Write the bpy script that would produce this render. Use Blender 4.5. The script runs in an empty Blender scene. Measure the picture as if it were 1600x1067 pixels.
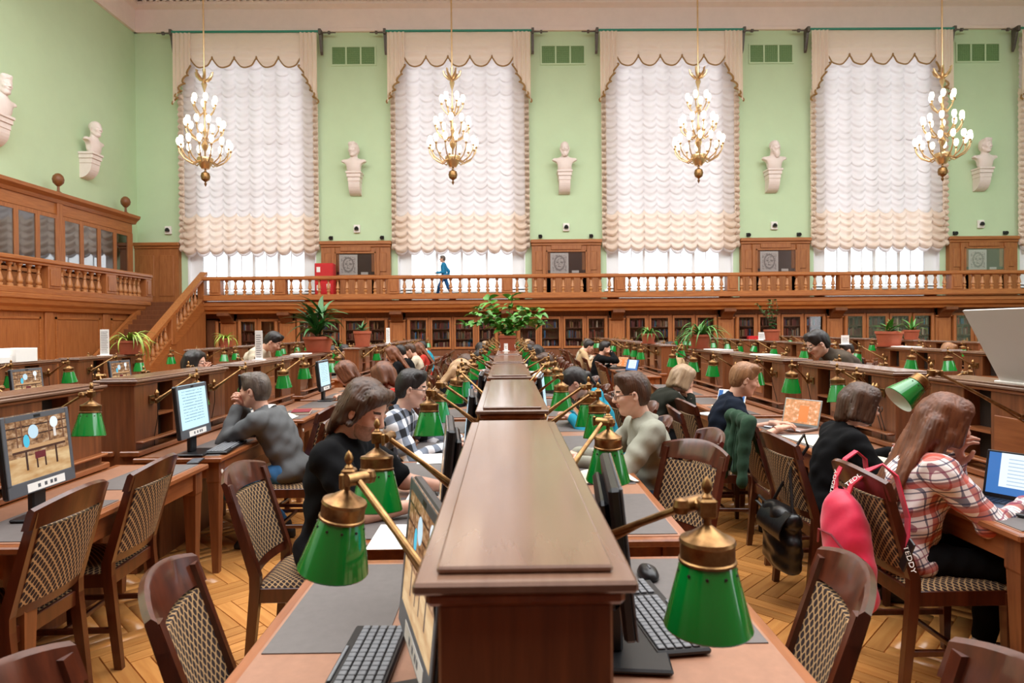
import bpy, math, random
import numpy as np
from mathutils import Vector, Matrix, Euler
PI = math.pi
R = math.radians
rnd = random.Random(7)
SC = bpy.context.scene
COL = SC.collection
H = 1.58           # eye height of the photographer
F = 1000.0         # focal length in pixels of the 1600 px frame
# ---------------- camera ----------------
cd = bpy.data.cameras.new('camera')
cam = bpy.data.objects.new('camera', cd); COL.objects.link(cam)
cd.sensor_width = 36.0; cd.lens = F / 1600 * 36
PITCH, YAW, ROLL = R(0.5), R(0.55), R(0.52)
cam.location = (0, 0, H)
cam.rotation_euler = (Matrix.Rotation(-YAW, 4, 'Z') @ Matrix.Rotation(PI/2 - PITCH, 4, 'X') @ Matrix.Rotation(-ROLL, 4, 'Z')).to_euler()
cd.shift_y = -13.5 / 1600
cd.clip_start = 0.05; cd.clip_end = 200
cd.dof.use_dof = True; cd.dof.focus_distance = 4.5; cd.dof.aperture_fstop = 6.0
SC.camera = cam
# ---------------- world, light, exposure ----------------
wd = bpy.data.worlds.new('sky'); SC.world = wd; wd.use_nodes = True
wn = wd.node_tree.nodes; wl = wd.node_tree.links
bg = wn['Background']; bg.inputs[0].default_value = (0.93, 0.965, 1.0, 1); bg.inputs[1].default_value = 2.5
SC.view_settings.view_transform = 'Standard'; SC.view_settings.look = 'None'
SC.view_settings.gamma = 1.0; SC.view_settings.use_curve_mapping = False
SC.view_settings.exposure = 0.48
try:
    SC.cycles.max_bounces = 7; SC.cycles.diffuse_bounces = 4; SC.cycles.glossy_bounces = 3
    SC.cycles.transparent_max_bounces = 10; SC.cycles.transmission_bounces = 4
    SC.cycles.caustics_reflective = False; SC.cycles.caustics_refractive = False
    SC.cycles.use_denoising = True; SC.cycles.sample_clamp_indirect = 4.0
except Exception: pass
def area(name, loc, rot, sx, sy, power, col=(1, 1, 1)):
    l = bpy.data.lights.new(name, 'AREA'); l.shape = 'RECTANGLE'; l.size = sx; l.size_y = sy; l.energy = power; l.color = col
    o = bpy.data.objects.new(name, l); COL.objects.link(o); o.location = loc; o.rotation_euler = rot
    return o
# added overhead fill panel, out of view, brightens walls and valances
area('overhead_fill', (1.5, 9.0, 12.4), (0, 0, 0), 26, 18, 2600, (1.0, 0.95, 0.88))

# ---------------- helpers ----------------
def lin(c):
    if isinstance(c, str):
        c = c.lstrip('#'); c = [int(c[i:i+2], 16)/255 for i in (0, 2, 4)]
    return tuple(((v/12.92) if v <= 0.04045 else ((v+0.055)/1.055)**2.4) for v in c[:3]) + (1.0,)
class NT:
    def __init__(s, m):
        m.use_nodes = True; s.t = m.node_tree; s.n = s.t.nodes; s.l = s.t.links
        s.bsdf = s.n.get('Principled BSDF'); s.out = s.n.get('Material Output')
    def new(s, k, **kw):
        n = s.n.new(k)
        for a, b in kw.items(): setattr(n, a, b)
        return n
    def math(s, op, a, b=None, c=None):
        n = s.new('ShaderNodeMath', operation=op)
        for i, v in enumerate((a, b, c)):
            if v is None: continue
            if hasattr(v, 'node'): s.l.new(v, n.inputs[i])
            else: n.inputs[i].default_value = v
        return n.outputs[0]
    def coords(s, kind='Object', scale=(1, 1, 1), rot=(0, 0, 0)):
        c = s.new('ShaderNodeTexCoord'); m = s.new('ShaderNodeMapping')
        m.inputs['Scale'].default_value = scale; m.inputs['Rotation'].default_value = rot
        s.l.new(c.outputs[kind], m.inputs['Vector']); return m.outputs[0]
    def noise(s, vec, scale=5, detail=3, rough=.5):
        n = s.new('ShaderNodeTexNoise'); n.inputs['Scale'].default_value = scale
        n.inputs['Detail'].default_value = detail; n.inputs['Roughness'].default_value = rough
        if vec is not None: s.l.new(vec, n.inputs['Vector'])
        return n.outputs['Fac']
    def mix(s, f, a, b):
        n = s.new('ShaderNodeMix', data_type='RGBA')
        for i, v in ((0, f), (6, a), (7, b)):
            if hasattr(v, 'node'): s.l.new(v, n.inputs[i])
            else: n.inputs[i].default_value = v
        return n.outputs[2]
    def ramp(s, f, pts):
        n = s.new('ShaderNodeValToRGB'); cr = n.color_ramp
        while len(cr.elements) < len(pts): cr.elements.new(.5)
        for e, (p, c) in zip(cr.elements, pts): e.position = p; e.color = lin(c)
        s.l.new(f, n.inputs[0]); return n.outputs[0]
    def bump(s, h, strength=.2, dist=.01):
        b = s.new('ShaderNodeBump'); b.inputs['Strength'].default_value = strength; b.inputs['Distance'].default_value = dist
        s.l.new(h, b.inputs['Height']); s.l.new(b.outputs[0], s.bsdf.inputs['Normal'])
def mat(name, col, rough=.5, metal=0., var=.0, vscale=6., stretch=(1, 1, 1), bump=0., bdist=.005, coat=0., spec=.5, col2=None, sheen=0., emis=None, estr=0., rndv=0.):
    m = bpy.data.materials.new(name); t = NT(m); b = t.bsdf
    b.inputs['Roughness'].default_value = rough; b.inputs['Metallic'].default_value = metal
    b.inputs['Specular IOR Level'].default_value = spec
    if coat: b.inputs['Coat Weight'].default_value = coat; b.inputs['Coat Roughness'].default_value = .12
    if sheen: b.inputs['Sheen Weight'].default_value = sheen
    c = lin(col); b.inputs['Base Color'].default_value = c; m.diffuse_color = c
    if emis: b.inputs['Emission Color'].default_value = lin(emis); b.inputs['Emission Strength'].default_value = estr
    if var or col2 or bump or rndv:
        v = t.coords('Object', stretch); f = t.noise(v, vscale, 5, .6)
        c2 = lin(col2) if col2 else tuple(x*(1-var) for x in c[:3]) + (1,)
        c1 = c if col2 else tuple(min(1, x*(1+var*.6)) for x in c[:3]) + (1,)
        ff = t.math('MULTIPLY_ADD', f, 2.4, -.7); n = t.mix(ff, c1, c2)
        n.node.clamp_factor = True
        if rndv:
            oi = t.new('ShaderNodeObjectInfo'); gi = t.new('ShaderNodeNewGeometry')
            r = t.math('FRACT', t.math('ADD', oi.outputs['Random'], gi.outputs['Random Per Island']))
            h = t.new('ShaderNodeHueSaturation'); t.l.new(n, h.inputs['Color'])
            t.l.new(t.math('MULTIPLY_ADD', r, rndv, 1 - rndv*.5), h.inputs['Value']); n = h.outputs[0]
        t.l.new(n, b.inputs['Base Color'])
        if bump: t.bump(f, bump, bdist)
    return m

def tag(o, label=None, cat=None, group=None, kind=None):
    if label: o['label'] = label
    if cat: o['category'] = cat
    if group: o['group'] = group
    if kind: o['kind'] = kind
    return o
def empty(name, loc=(0, 0, 0), rz=0, label=None, cat=None, group=None, kind=None):
    o = bpy.data.objects.new(name, None); COL.objects.link(o); o.location = loc; o.rotation_euler = (0, 0, rz)
    o.empty_display_size = .1
    return tag(o, label, cat, group, kind)
def link_mesh(name, me, parent=None, loc=(0, 0, 0), rot=(0, 0, 0)):
    o = bpy.data.objects.new(name, me); COL.objects.link(o); o.location = loc; o.rotation_euler = rot
    if parent: o.parent = parent
    return o
def copy_tree(o, parent=None, loc=None, rz=None, label=None, group=None):
    c = o.copy(); COL.objects.link(c); c.parent = parent
    if loc is not None: c.location = loc
    if rz is not None: c.rotation_euler = (0, 0, rz)
    if label: c['label'] = label
    if group: c['group'] = group
    for ch in KIDS.get(o.name, ()): copy_tree(ch, c)
    return c
KIDS = {}
def reg(o):
    """remember the children of a prototype for quick copying"""
    def walk(p):
        KIDS[p.name] = [c for c in p.children]
        for c in p.children: walk(c)
    walk(o); return o
def nmesh(name, V, Fs, mats, mi=None, smooth=False, sharp=None):
    me = bpy.data.meshes.new(name)
    V = np.asarray(V, dtype=np.float32).reshape(-1, 3)
    if isinstance(Fs, np.ndarray):
        n, k = Fs.shape
        me.vertices.add(len(V)); me.vertices.foreach_set('co', V.ravel())
        me.loops.add(n*k); me.loops.foreach_set('vertex_index', Fs.ravel().astype(np.int32))
        me.polygons.add(n); me.polygons.foreach_set('loop_start', np.arange(0, n*k, k, dtype=np.int32))
        me.polygons.foreach_set('loop_total', np.full(n, k, dtype=np.int32))
        me.update(calc_edges=True); me.validate()
    else:
        me.from_pydata([tuple(map(float, v)) for v in V], [], Fs)
    if not isinstance(mats, (list, tuple)): mats = [mats]
    for m in mats: me.materials.append(m)
    if mi is not None: me.polygons.foreach_set('material_index', np.asarray(mi, dtype=np.int32))
    if smooth:
        me.shade_smooth()
        if sharp: me.set_sharp_from_angle(angle=R(sharp))
    return me
class MB:
    def __init__(s): s.v = []; s.f = []; s.m = []; s.cur = 0; s.T = None
    def add(s, V, Fs):
        o = len(s.v)
        if s.T is not None: V = [tuple(s.T @ Vector(p)) for p in V]
        s.v += [tuple(p) for p in V]; s.f += [tuple(o+i for i in f) for f in Fs]; s.m += [s.cur]*len(Fs); return s
    def box(s, x0, x1, y0, y1, z0, z1, b=0.):
        if b <= 0:
            V = [(x, y, z) for z in (z0, z1) for y in (y0, y1) for x in (x0, x1)]
            return s.add(V, [(0, 2, 3, 1), (4, 5, 7, 6), (0, 1, 5, 4), (2, 6, 7, 3), (0, 4, 6, 2), (1, 3, 7, 5)])
        V = []; idx = {}
        for i, x in enumerate((x0, x1)):
            for j, y in enumerate((y0, y1)):
                for k, z in enumerate((z0, z1)):
                    dx = b if i == 0 else -b; dy = b if j == 0 else -b; dz = b if k == 0 else -b
                    for a, p in enumerate(((x, y+dy, z+dz), (x+dx, y, z+dz), (x+dx, y+dy, z))):
                        idx[i, j, k, a] = len(V); V.append(p)
        I = lambda i, j, k, a: idx[i, j, k, a]
        Fs = []
        for a in range(3):
            for e in (0, 1):
                q = []
                for (p, r) in ((0, 0), (1, 0), (1, 1), (0, 1)):
                    t = [0, 0, 0]; t[a] = e; t[(a+1) % 3] = p; t[(a+2) % 3] = r; q.append(I(*t, a))
                Fs.append(tuple(q if e else q[::-1]))
        for a in range(3):          # edges along axis a, between faces b1,b2
            b1, b2 = (a+1) % 3, (a+2) % 3
            for p in (0, 1):
                for r in (0, 1):
                    t0 = [0, 0, 0]; t0[b1] = p; t0[b2] = r; t1 = list(t0); t1[a] = 1
                    q = [I(*t0, b1), I(*t1, b1), I(*t1, b2), I(*t0, b2)]
                    Fs.append(tuple(q if (p == r) == False else q[::-1]))
        for i in (0, 1):
            for j in (0, 1):
                for k in (0, 1):
                    q = [I(i, j, k, 0), I(i, j, k, 1), I(i, j, k, 2)]
                    Fs.append(tuple(q if (i+j+k) % 2 == 1 else q[::-1]))
        return s.add(V, Fs)
    def cbox(s, c, d, b=0.): return s.box(c[0]-d[0]/2, c[0]+d[0]/2, c[1]-d[1]/2, c[1]+d[1]/2, c[2]-d[2]/2, c[2]+d[2]/2, b)
    def cyl(s, p0, p1, r0, r1=None, n=12, caps=True):
        r1 = r0 if r1 is None else r1
        p0 = Vector(p0); p1 = Vector(p1); d = (p1-p0)
        if d.length < 1e-7: return s
        d.normalize(); a = d.orthogonal().normalized(); b = d.cross(a)
        V = []
        for p, r in ((p0, r0), (p1, r1)):
            for i in range(n):
                t = 2*PI*i/n; V.append(tuple(p + a*(math.cos(t)*r) + b*(math.sin(t)*r)))
        Fs = [(i, (i+1) % n, n+(i+1) % n, n+i) for i in range(n)]
        if caps: Fs += [tuple(range(n))[::-1], tuple(range(n, 2*n))]
        return s.add(V, Fs)
    def tube(s, pts, r, n=8, caps=True):
        pts = [Vector(p) for p in pts]; m = len(pts); rr = r if isinstance(r, (list, tuple)) else [r]*m
        V = []; prev = None
        for i, p in enumerate(pts):
            d = (pts[min(i+1, m-1)]-pts[max(i-1, 0)]).normalized()
            if prev is None: a = d.orthogonal().normalized()
            else:
                a = prev - d*prev.dot(d)
                a = a.normalized() if a.length > 1e-6 else d.orthogonal().normalized()
            prev = a; b = d.cross(a)
            for k in range(n):
                t = 2*PI*k/n; V.append(tuple(p + a*(math.cos(t)*rr[i]) + b*(math.sin(t)*rr[i])))
        Fs = [(i*n+k, i*n+(k+1) % n, (i+1)*n+(k+1) % n, (i+1)*n+k) for i in range(m-1) for k in range(n)]
        if caps: Fs += [tuple(range(n))[::-1], tuple(range((m-1)*n, m*n))]
        return s.add(V, Fs)
    def lathe(s, prof, c=(0, 0, 0), n=16, rot=0., sq=False):
        V = []; m = len(prof)
        for (r, z) in prof:
            for k in range(n):
                t = 2*PI*k/n + rot; V.append((c[0]+r*math.cos(t), c[1]+r*math.sin(t), c[2]+z))
        Fs = [(i*n+k, i*n+(k+1) % n, (i+1)*n+(k+1) % n, (i+1)*n+k) for i in range(m-1) for k in range(n)]
        if prof[0][0] > 1e-5: Fs.append(tuple(range(n))[::-1])
        if prof[-1][0] > 1e-5: Fs.append(tuple(range((m-1)*n, m*n)))
        return s.add(V, Fs)
    def prism(s, poly, a, b, axis='y'):
        """polygon in the plane perpendicular to axis, extruded from a to b"""
        n = len(poly)
        def P(p, t):
            return {'y': (p[0], t, p[1]), 'x': (t, p[0], p[1]), 'z': (p[0], p[1], t)}[axis]
        V = [P(p, a) for p in poly] + [P(p, b) for p in poly]
        Fs = [(i, (i+1) % n, n+(i+1) % n, n+i) for i in range(n)] + [tuple(range(n))[::-1], tuple(range(n, 2*n))]
        return s.add(V, Fs)
    def grid(s, fn, nu, nv):
        V = [fn(i/nu, j/nv) for j in range(nv+1) for i in range(nu+1)]
        w = nu+1
        return s.add(V, [(j*w+i, j*w+i+1, (j+1)*w+i+1, (j+1)*w+i) for j in range(nv) for i in range(nu)])
    def sheet(s, fn, nu, nv, th, nrm=(0, 0, 1)):
        """grid with thickness th along -nrm"""
        A = [Vector(fn(i/nu, j/nv)) for j in range(nv+1) for i in range(nu+1)]
        d = Vector(nrm)*th; B = [p-d for p in A]; w = nu+1; o = len(A)
        Fs = [(j*w+i, j*w+i+1, (j+1)*w+i+1, (j+1)*w+i) for j in range(nv) for i in range(nu)]
        Fs += [tuple(o+q for q in f[::-1]) for f in Fs]
        ring = [i for i in range(w)] + [j*w+nu for j in range(1, nv+1)] + [nv*w+i for i in range(nu-1, -1, -1)] + [j*w for j in range(nv-1, 0, -1)]
        for k in range(len(ring)):
            a, b = ring[k], ring[(k+1) % len(ring)]; Fs.append((b, a, o+a, o+b))
        return s.add([tuple(p) for p in A+B], Fs)
    def mesh(s, name, mats, smooth=False, sharp=35):
        me = bpy.data.meshes.new(name)
        me.from_pydata(s.v, [], s.f)
        if not isinstance(mats, (list, tuple)): mats = [mats]
        for m in mats: me.materials.append(m)
        if len(mats) > 1: me.polygons.foreach_set('material_index', s.m)
        if smooth: me.shade_smooth(); me.set_sharp_from_angle(angle=R(sharp))
        return me
    def build(s, name, mats, parent=None, loc=(0, 0, 0), rot=(0, 0, 0), smooth=False, sharp=35):
        return link_mesh(name, s.mesh(name, mats, smooth, sharp), parent, loc, rot)
def fixn(o):
    import bmesh
    bm = bmesh.new(); bm.from_mesh(o.data); bmesh.ops.recalc_face_normals(bm, faces=bm.faces); bm.to_mesh(o.data); bm.free(); return o
def px(x, y, Y):
    """world point seen at photo pixel x,y at depth Y (metres in front of the camera, along the hall)"""
    m = cam.rotation_euler.to_matrix()
    d = m @ Vector(((x-800)/F, -(y-533.5-13.5)/F, -1))
    return Vector((0, 0, H)) + d*(Y/d.y)
# ---------------- materials ----------------
M = {}
def woodmat(name, c1, c2, rough=.35, axis='z', coat=.0, s=1., rndv=0.):
    st = {'x': (.7, 9, 9), 'y': (9, .7, 9), 'z': (9, 9, .7)}[axis]
    M[name] = mat(name, c1, rough, 0, 0, 3.0*s, st, .06, .002, coat, .5, c2, rndv=rndv); return M[name]
woodmat('desk_wood', '#8c5330', '#5d341d', .38, 'z', .15)
woodmat('desk_wood_y', '#a2633a', '#7c4526', .3, 'y', .4)
woodmat('slab_wood', '#80614f', '#6c4e3e', .27, 'y', .6)
woodmat('hall_wood', '#b0713f', '#8f5229', .45, 'z')
woodmat('hall_wood_x', '#b5743f', '#94562b', .42, 'x')
woodmat('hall_wood_y', '#b5743f', '#94562b', .42, 'y')
woodmat('baluster_wood', '#c58d5a', '#a96d3e', .4, 'z')
woodmat('case_wood', '#7c4a2a', '#5e341c', .5, 'z')
woodmat('chair_wood', '#5b2a18', '#3b180d', .28, 'z', .4)
woodmat('parquet', '#d59a58', '#b9773a', .30, 'x', .25, 1.0, .5)
M['leather'] = mat('leather_tan', '#a0745c', .36, 0, .12, 25, (1, 1, 1), .08, .001)
M['leather_red'] = mat('leather_red', '#8f4a33', .42, 0, .12, 25, (1, 1, 1), .08, .001)
M['desk_mat'] = mat('desk_mat', '#66605e', .5, 0, .1, 30)
M['green_wall'] = mat('green_wall', '#c6dfba', .85, 0, .03, 1.2)
M['plaster'] = mat('plaster', '#f3e3de', .8, 0, .03, 3)
M['bust'] = mat('bust_plaster', '#ece0dc', .6, 0, .04, 8)
M['black'] = mat('black_plastic', '#17181b', .35, 0, .1, 10)
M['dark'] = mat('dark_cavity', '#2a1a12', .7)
M['grey_plastic'] = mat('grey_plastic', '#5a5d63', .3)
M['silver'] = mat('silver', '#b8babf', .3, .7)
M['white'] = mat('white_paper', '#f1eeea', .7, 0, .02, 20)
M['panelgrey'] = mat('grey_board', '#c9c2bf', .5, 0, .03, 3)
M['brass'] = mat('brass', '#ad8656', .36, .92, .25, 30, (1, 1, 1), .1, .001, col2='#6f4d30')
M['brass_pale'] = mat('brass_pale', '#d9b98c', .3, .9, .1, 10)
M['shade_green'] = mat('shade_green', '#037a2c', .10, 0, .0, coat=.6, spec=.6)
M['shade_inner'] = mat('shade_inner', '#e8efe6', .4)
M['red'] = mat('red_paint', '#c81f26', .4, 0, .05, 6)
M['terracotta'] = mat('terracotta', '#a8563a', .7, 0, .12, 12)
M['soil'] = mat('soil', '#3a2a20', .95, 0, .3, 40)
M['iron'] = mat('iron', '#6f6a66', .5, .6, .2, 20)
M['trim_white'] = mat('window_paint', '#f4f5f8', .5)
def glass_mat(k=1.6, c=.04):
    m = bpy.data.materials.new('glass'); t = NT(m)
    tr = t.new('ShaderNodeBsdfTransparent'); gl = t.new('ShaderNodeBsdfGlossy'); gl.inputs['Roughness'].default_value = .03
    fr = t.new('ShaderNodeFresnel'); fr.inputs[0].default_value = 1.5; mx = t.new('ShaderNodeMixShader')
    t.l.new(t.math('MULTIPLY_ADD', fr.outputs[0], k, c), mx.inputs[0]); t.l.new(tr.outputs[0], mx.inputs[1]); t.l.new(gl.outputs[0], mx.inputs[2])
    t.l.new(mx.outputs[0], t.out.inputs[0]); return m
M['glass'] = glass_mat(); M['case_glass'] = glass_mat(2.5, .10); M['door_glass'] = glass_mat(1.2, .0)
def cloth_mat(name, col, trans, transp, sh=.0):
    m = bpy.data.materials.new(name); t = NT(m)
    d = t.new('ShaderNodeBsdfDiffuse'); d.inputs[0].default_value = lin(col)
    tl = t.new('ShaderNodeBsdfTranslucent'); tl.inputs[0].default_value = lin(col)
    tp = t.new('ShaderNodeBsdfTransparent')
    a = t.new('ShaderNodeMixShader'); a.inputs[0].default_value = trans
    t.l.new(d.outputs[0], a.inputs[1]); t.l.new(tl.outputs[0], a.inputs[2])
    b = t.new('ShaderNodeMixShader'); b.inputs[0].default_value = transp
    t.l.new(a.outputs[0], b.inputs[1]); t.l.new(tp.outputs[0], b.inputs[2])
    t.l.new(b.outputs[0], t.out.inputs[0]); return m
M['sheer'] = cloth_mat('sheer_voile', '#f7f1f2', .46, .02)
M['cream'] = cloth_mat('cream_drape', '#fff1e4', .25, 0)
M['hem'] = cloth_mat('hem_drape', '#fcebdd', .42, .05)
M['fringe'] = mat('gold_fringe', '#a8834f', .6, .2, .3, 40)
def chair_fabric():
    m = bpy.data.materials.new('chair_fabric'); t = NT(m); b = t.bsdf
    v = t.coords('Object', (1, 1, 1)); sp = t.new('ShaderNodeSeparateXYZ'); t.l.new(v, sp.inputs[0])
    # back: use y/z; seat: use y/x  -> p = z + x
    pz = t.math('ADD', sp.outputs[2], sp.outputs[0]); k = 2*PI/.054
    a = t.math('SINE', t.math('MULTIPLY', t.math('ADD', sp.outputs[1], pz), k))
    c = t.math('SINE', t.math('MULTIPLY', t.math('SUBTRACT', sp.outputs[1], pz), k))
    p = t.math('MULTIPLY', a, c); s = t.math('GREATER_THAN', t.math('ABSOLUTE', p), .30)
    col = t.mix(s, lin('#b08d62'), lin('#2a1a18'))
    t.l.new(col, b.inputs['Base Color']); b.inputs['Roughness'].default_value = .85
    t.bump(p, .3, .002); return m
M['fabric'] = chair_fabric()

# ---------------- the room ----------------
YB = 23.5      # front of the far gallery
YW = 25.6      # window wall
XL = -14.6     # left wall
XLG = -13.1    # front of the left gallery
XR = 24.5
ZG = 2.62      # gallery floor
ZC = 13.35     # underside of the cornice
WX = [-1.74 + 8.33*k for k in (-1, 0, 1, 2, 3)]
def structure(o, label=None):
    o['kind'] = 'structure'
    if label: o['label'] = label
    return o
def P2(mb, name, m, parent=None, **k):
    o = mb.build(name, m, parent, **k); return structure(o) if parent is None else o
# floor: herringbone parquet blocks
fl = empty('floor'); fl['kind'] = 'structure'; fl['label'] = 'herringbone oak parquet floor'
P2(MB().box(XL, XR, -3, YW+.3, -.06, -.012), 'subfloor', M['dark'], fl)
n_, W_ = 5, .088
cs, sn = math.cos(PI/4), math.sin(PI/4)
near, far = [], []
i0, i1 = -420, 420
for xg in range(-200, 420):
    for yg in range(-420, 200):
        k = (xg-yg) % (2*n_)
        if k != 0 and k != 2*n_-1: continue
        if k == 0: c = ((xg+n_/2)*W_, (yg+.5)*W_, 0)
        else: c = ((xg+.5)*W_, (yg+n_/2)*W_, 1)
        wx = c[0]*cs + c[1]*sn; wy = c[0]*sn - c[1]*cs
        wy = -wy if False else wy
        if XL+.3 < wx < 19 and .6 < wy < 23.5 and abs(wx) < wy*.95+.5:
            seen = (.72 < wx < 1.98 or -1.95 < wx < -.70) and wy > 1.7
            (near if seen else far).append((wy, wx, c[2]))
near.sort(); ind, rest = near[:300], near[300:]
L_ = n_*W_/2; g = .0012; w = W_/2
def block_mesh():
    mb = MB(); mb.T = None
    a, b_ = L_-g, w-g
    V = [(-a, -b_, -.012), (a, -b_, -.012), (a, b_, -.012), (-a, b_, -.012)]
    e = .002
    V += [(-a+e, -b_+e, 0), (a-e, -b_+e, 0), (a-e, b_-e, 0), (-a+e, b_-e, 0)]
    mb.add(V, [(4, 5, 6, 7), (0, 1, 5, 4), (1, 2, 6, 5), (2, 3, 7, 6), (3, 0, 4, 7)]); return mb
bmsh = block_mesh(); bme = bmsh.mesh('parquet_block', M['parquet'])
bV = np.array(bmsh.v); bF = np.array(bmsh.f)
# grid axes (cs,sn) and (sn,-cs): blocks run along one or the other
def ang(o): return PI/4 if o == 0 else -PI/4
for wy, wx, o in ind:
    link_mesh('parquet_block', bme, fl, (wx, wy, 0), (0, 0, ang(o)))
Vs, Fs_ = [], []
rest += far
for i, (wy, wx, o) in enumerate(rest):
    a = ang(o); c, s_ = math.cos(a), math.sin(a)
    Vs.append(np.stack([bV[:, 0]*c-bV[:, 1]*s_+wx, bV[:, 0]*s_+bV[:, 1]*c+wy, bV[:, 2]], 1)); Fs_.append(bF+8*i)
# the grain of the joined blocks follows the stuff material (its own coordinates)
M['parquet_far'] = mat('parquet_far', '#d59a58', .30, 0, 0, 3, (3, 3, 1), .05, .002, .25, .5, '#b9773a', rndv=.5)
pf = link_mesh('parquet_blocks', nmesh('parquet_blocks', np.concatenate(Vs), np.concatenate(Fs_), M['parquet_far']), fl)
pf['kind'] = 'stuff'
# walls
P2(MB().box(XL-.3, XL, -3, YW+.5, 0, 14.6), 'wall_left', M['green_wall'])
wb = MB(); x = XL; WW = 2.52  # half width of the window openings
for c in WX:
    wb.box(x, c-WW, YW, YW+.5, 0, 14.6); wb.box(c-WW, c+WW, YW, YW+.5, 0, ZG); wb.box(c-WW, c+WW, YW, YW+.5, 12.7, 14.6); x = c+WW
wb.box(x, XR+2, YW, YW+.5, 0, 14.6)
P2(wb, 'wall_back', M['green_wall'])
# unseen dark wall added behind the photographer to cut light from there
woodmat('blocker_wood', '#7a4a2c', '#5d351d', .6, 'z')
P2(MB().box(XL, XR, -3.4, -3.0, 0, 12.5), 'wall_front_blocker', M['blocker_wood'])
# cornice: frieze, cove, dentils
cor = empty('trim_1'); cor['kind'] = 'structure'; cor['label'] = 'white plaster cornice with dentil band'
prof = [(0, ZC), (.12, ZC), (.12, ZC+.12), (.05, ZC+.16), (.08, ZC+.9), (.3, ZC+1.0), (.3, ZC+1.12), (0, ZC+1.3)]
P2(MB().prism([(YW-p, z) for p, z in prof], XL, XR, 'x'), 'cornice', M['plaster'], cor)
P2(MB().prism([(XL+p, z) for p, z in prof], 4, YW, 'y'), 'cornice', M['plaster'], cor)
P2(MB().box(XL, XR, 12, YW, ZC+1.3, ZC+1.6), 'ceiling', M['plaster'])
dm = MB().box(-.07, .07, -.1, 0, -.075, .075, .01).mesh('dentil', M['plaster'])
for k in range(150):
    link_mesh('dentil', dm, cor, (XL+.6+k*.26, YW-.3, ZC+1.16))
P2(MB().box(XL+.3, XR, YW-1.4, YW-.75, ZC+1.14, ZC+1.3, .03), 'soffit_moulding', M['plaster'], cor)
for k in range(50):
    link_mesh('dentil', dm, cor, (XL+.3, YW-.5-k*.26, ZC+1.16), (0, 0, PI/2))
# ---------------- windows with festoon blinds ----------------
def make_window(i, c):
    w = empty('window_%d' % (i+1), (c, YW, ZG)); w['kind'] = 'structure'
    f = MB(); y0, y1 = .14, .24
    for sx in (-1, 1): f.box(sx*WW-(.5 if sx > 0 else 0), sx*WW+(.5 if sx < 0 else 0), y0, y1, 0, 10.08)
    f.box(-WW, WW, y0, y1, 0, .5); f.box(-WW, WW, y0, y1, 9.95, 10.08)
    f.build('window_frame', M['trim_white'], w)
    for x in (-1.0, 0, 1.0):
        MB().box(x-.05, x+.05, .15, .25, .5, 9.95).build('mullion', M['trim_white'], w)
    for x in (-1.5, -.5, .5, 1.5):
        MB().box(x-.012, x+.012, .17, .22, .5, 9.95).build('glazing_bar', M['trim_white'], w)
    for z in (.58, 2.4, 4.4, 6.4, 8.4):
        MB().box(-WW+.12, WW-.12, .16, .23, z-.025, z+.025).build('glazing_bar', M['trim_white'], w)
    MB().box(-WW+.12, WW-.12, .20, .205, .5, 9.95).build('pane', M['glass'], w)
    MB().box(-WW-.12, WW+.12, -.1, .14, .36, .44, .01).build('window_sill', M['trim_white'], w)
    for sx in (-1, 1):
        MB().box(sx*(WW+.0)-.02, sx*(WW)+.02, -.02, .14, .44, 10).build('window_reveal', M['trim_white'], w)
for i, c in enumerate(WX): make_window(i, c)
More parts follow.
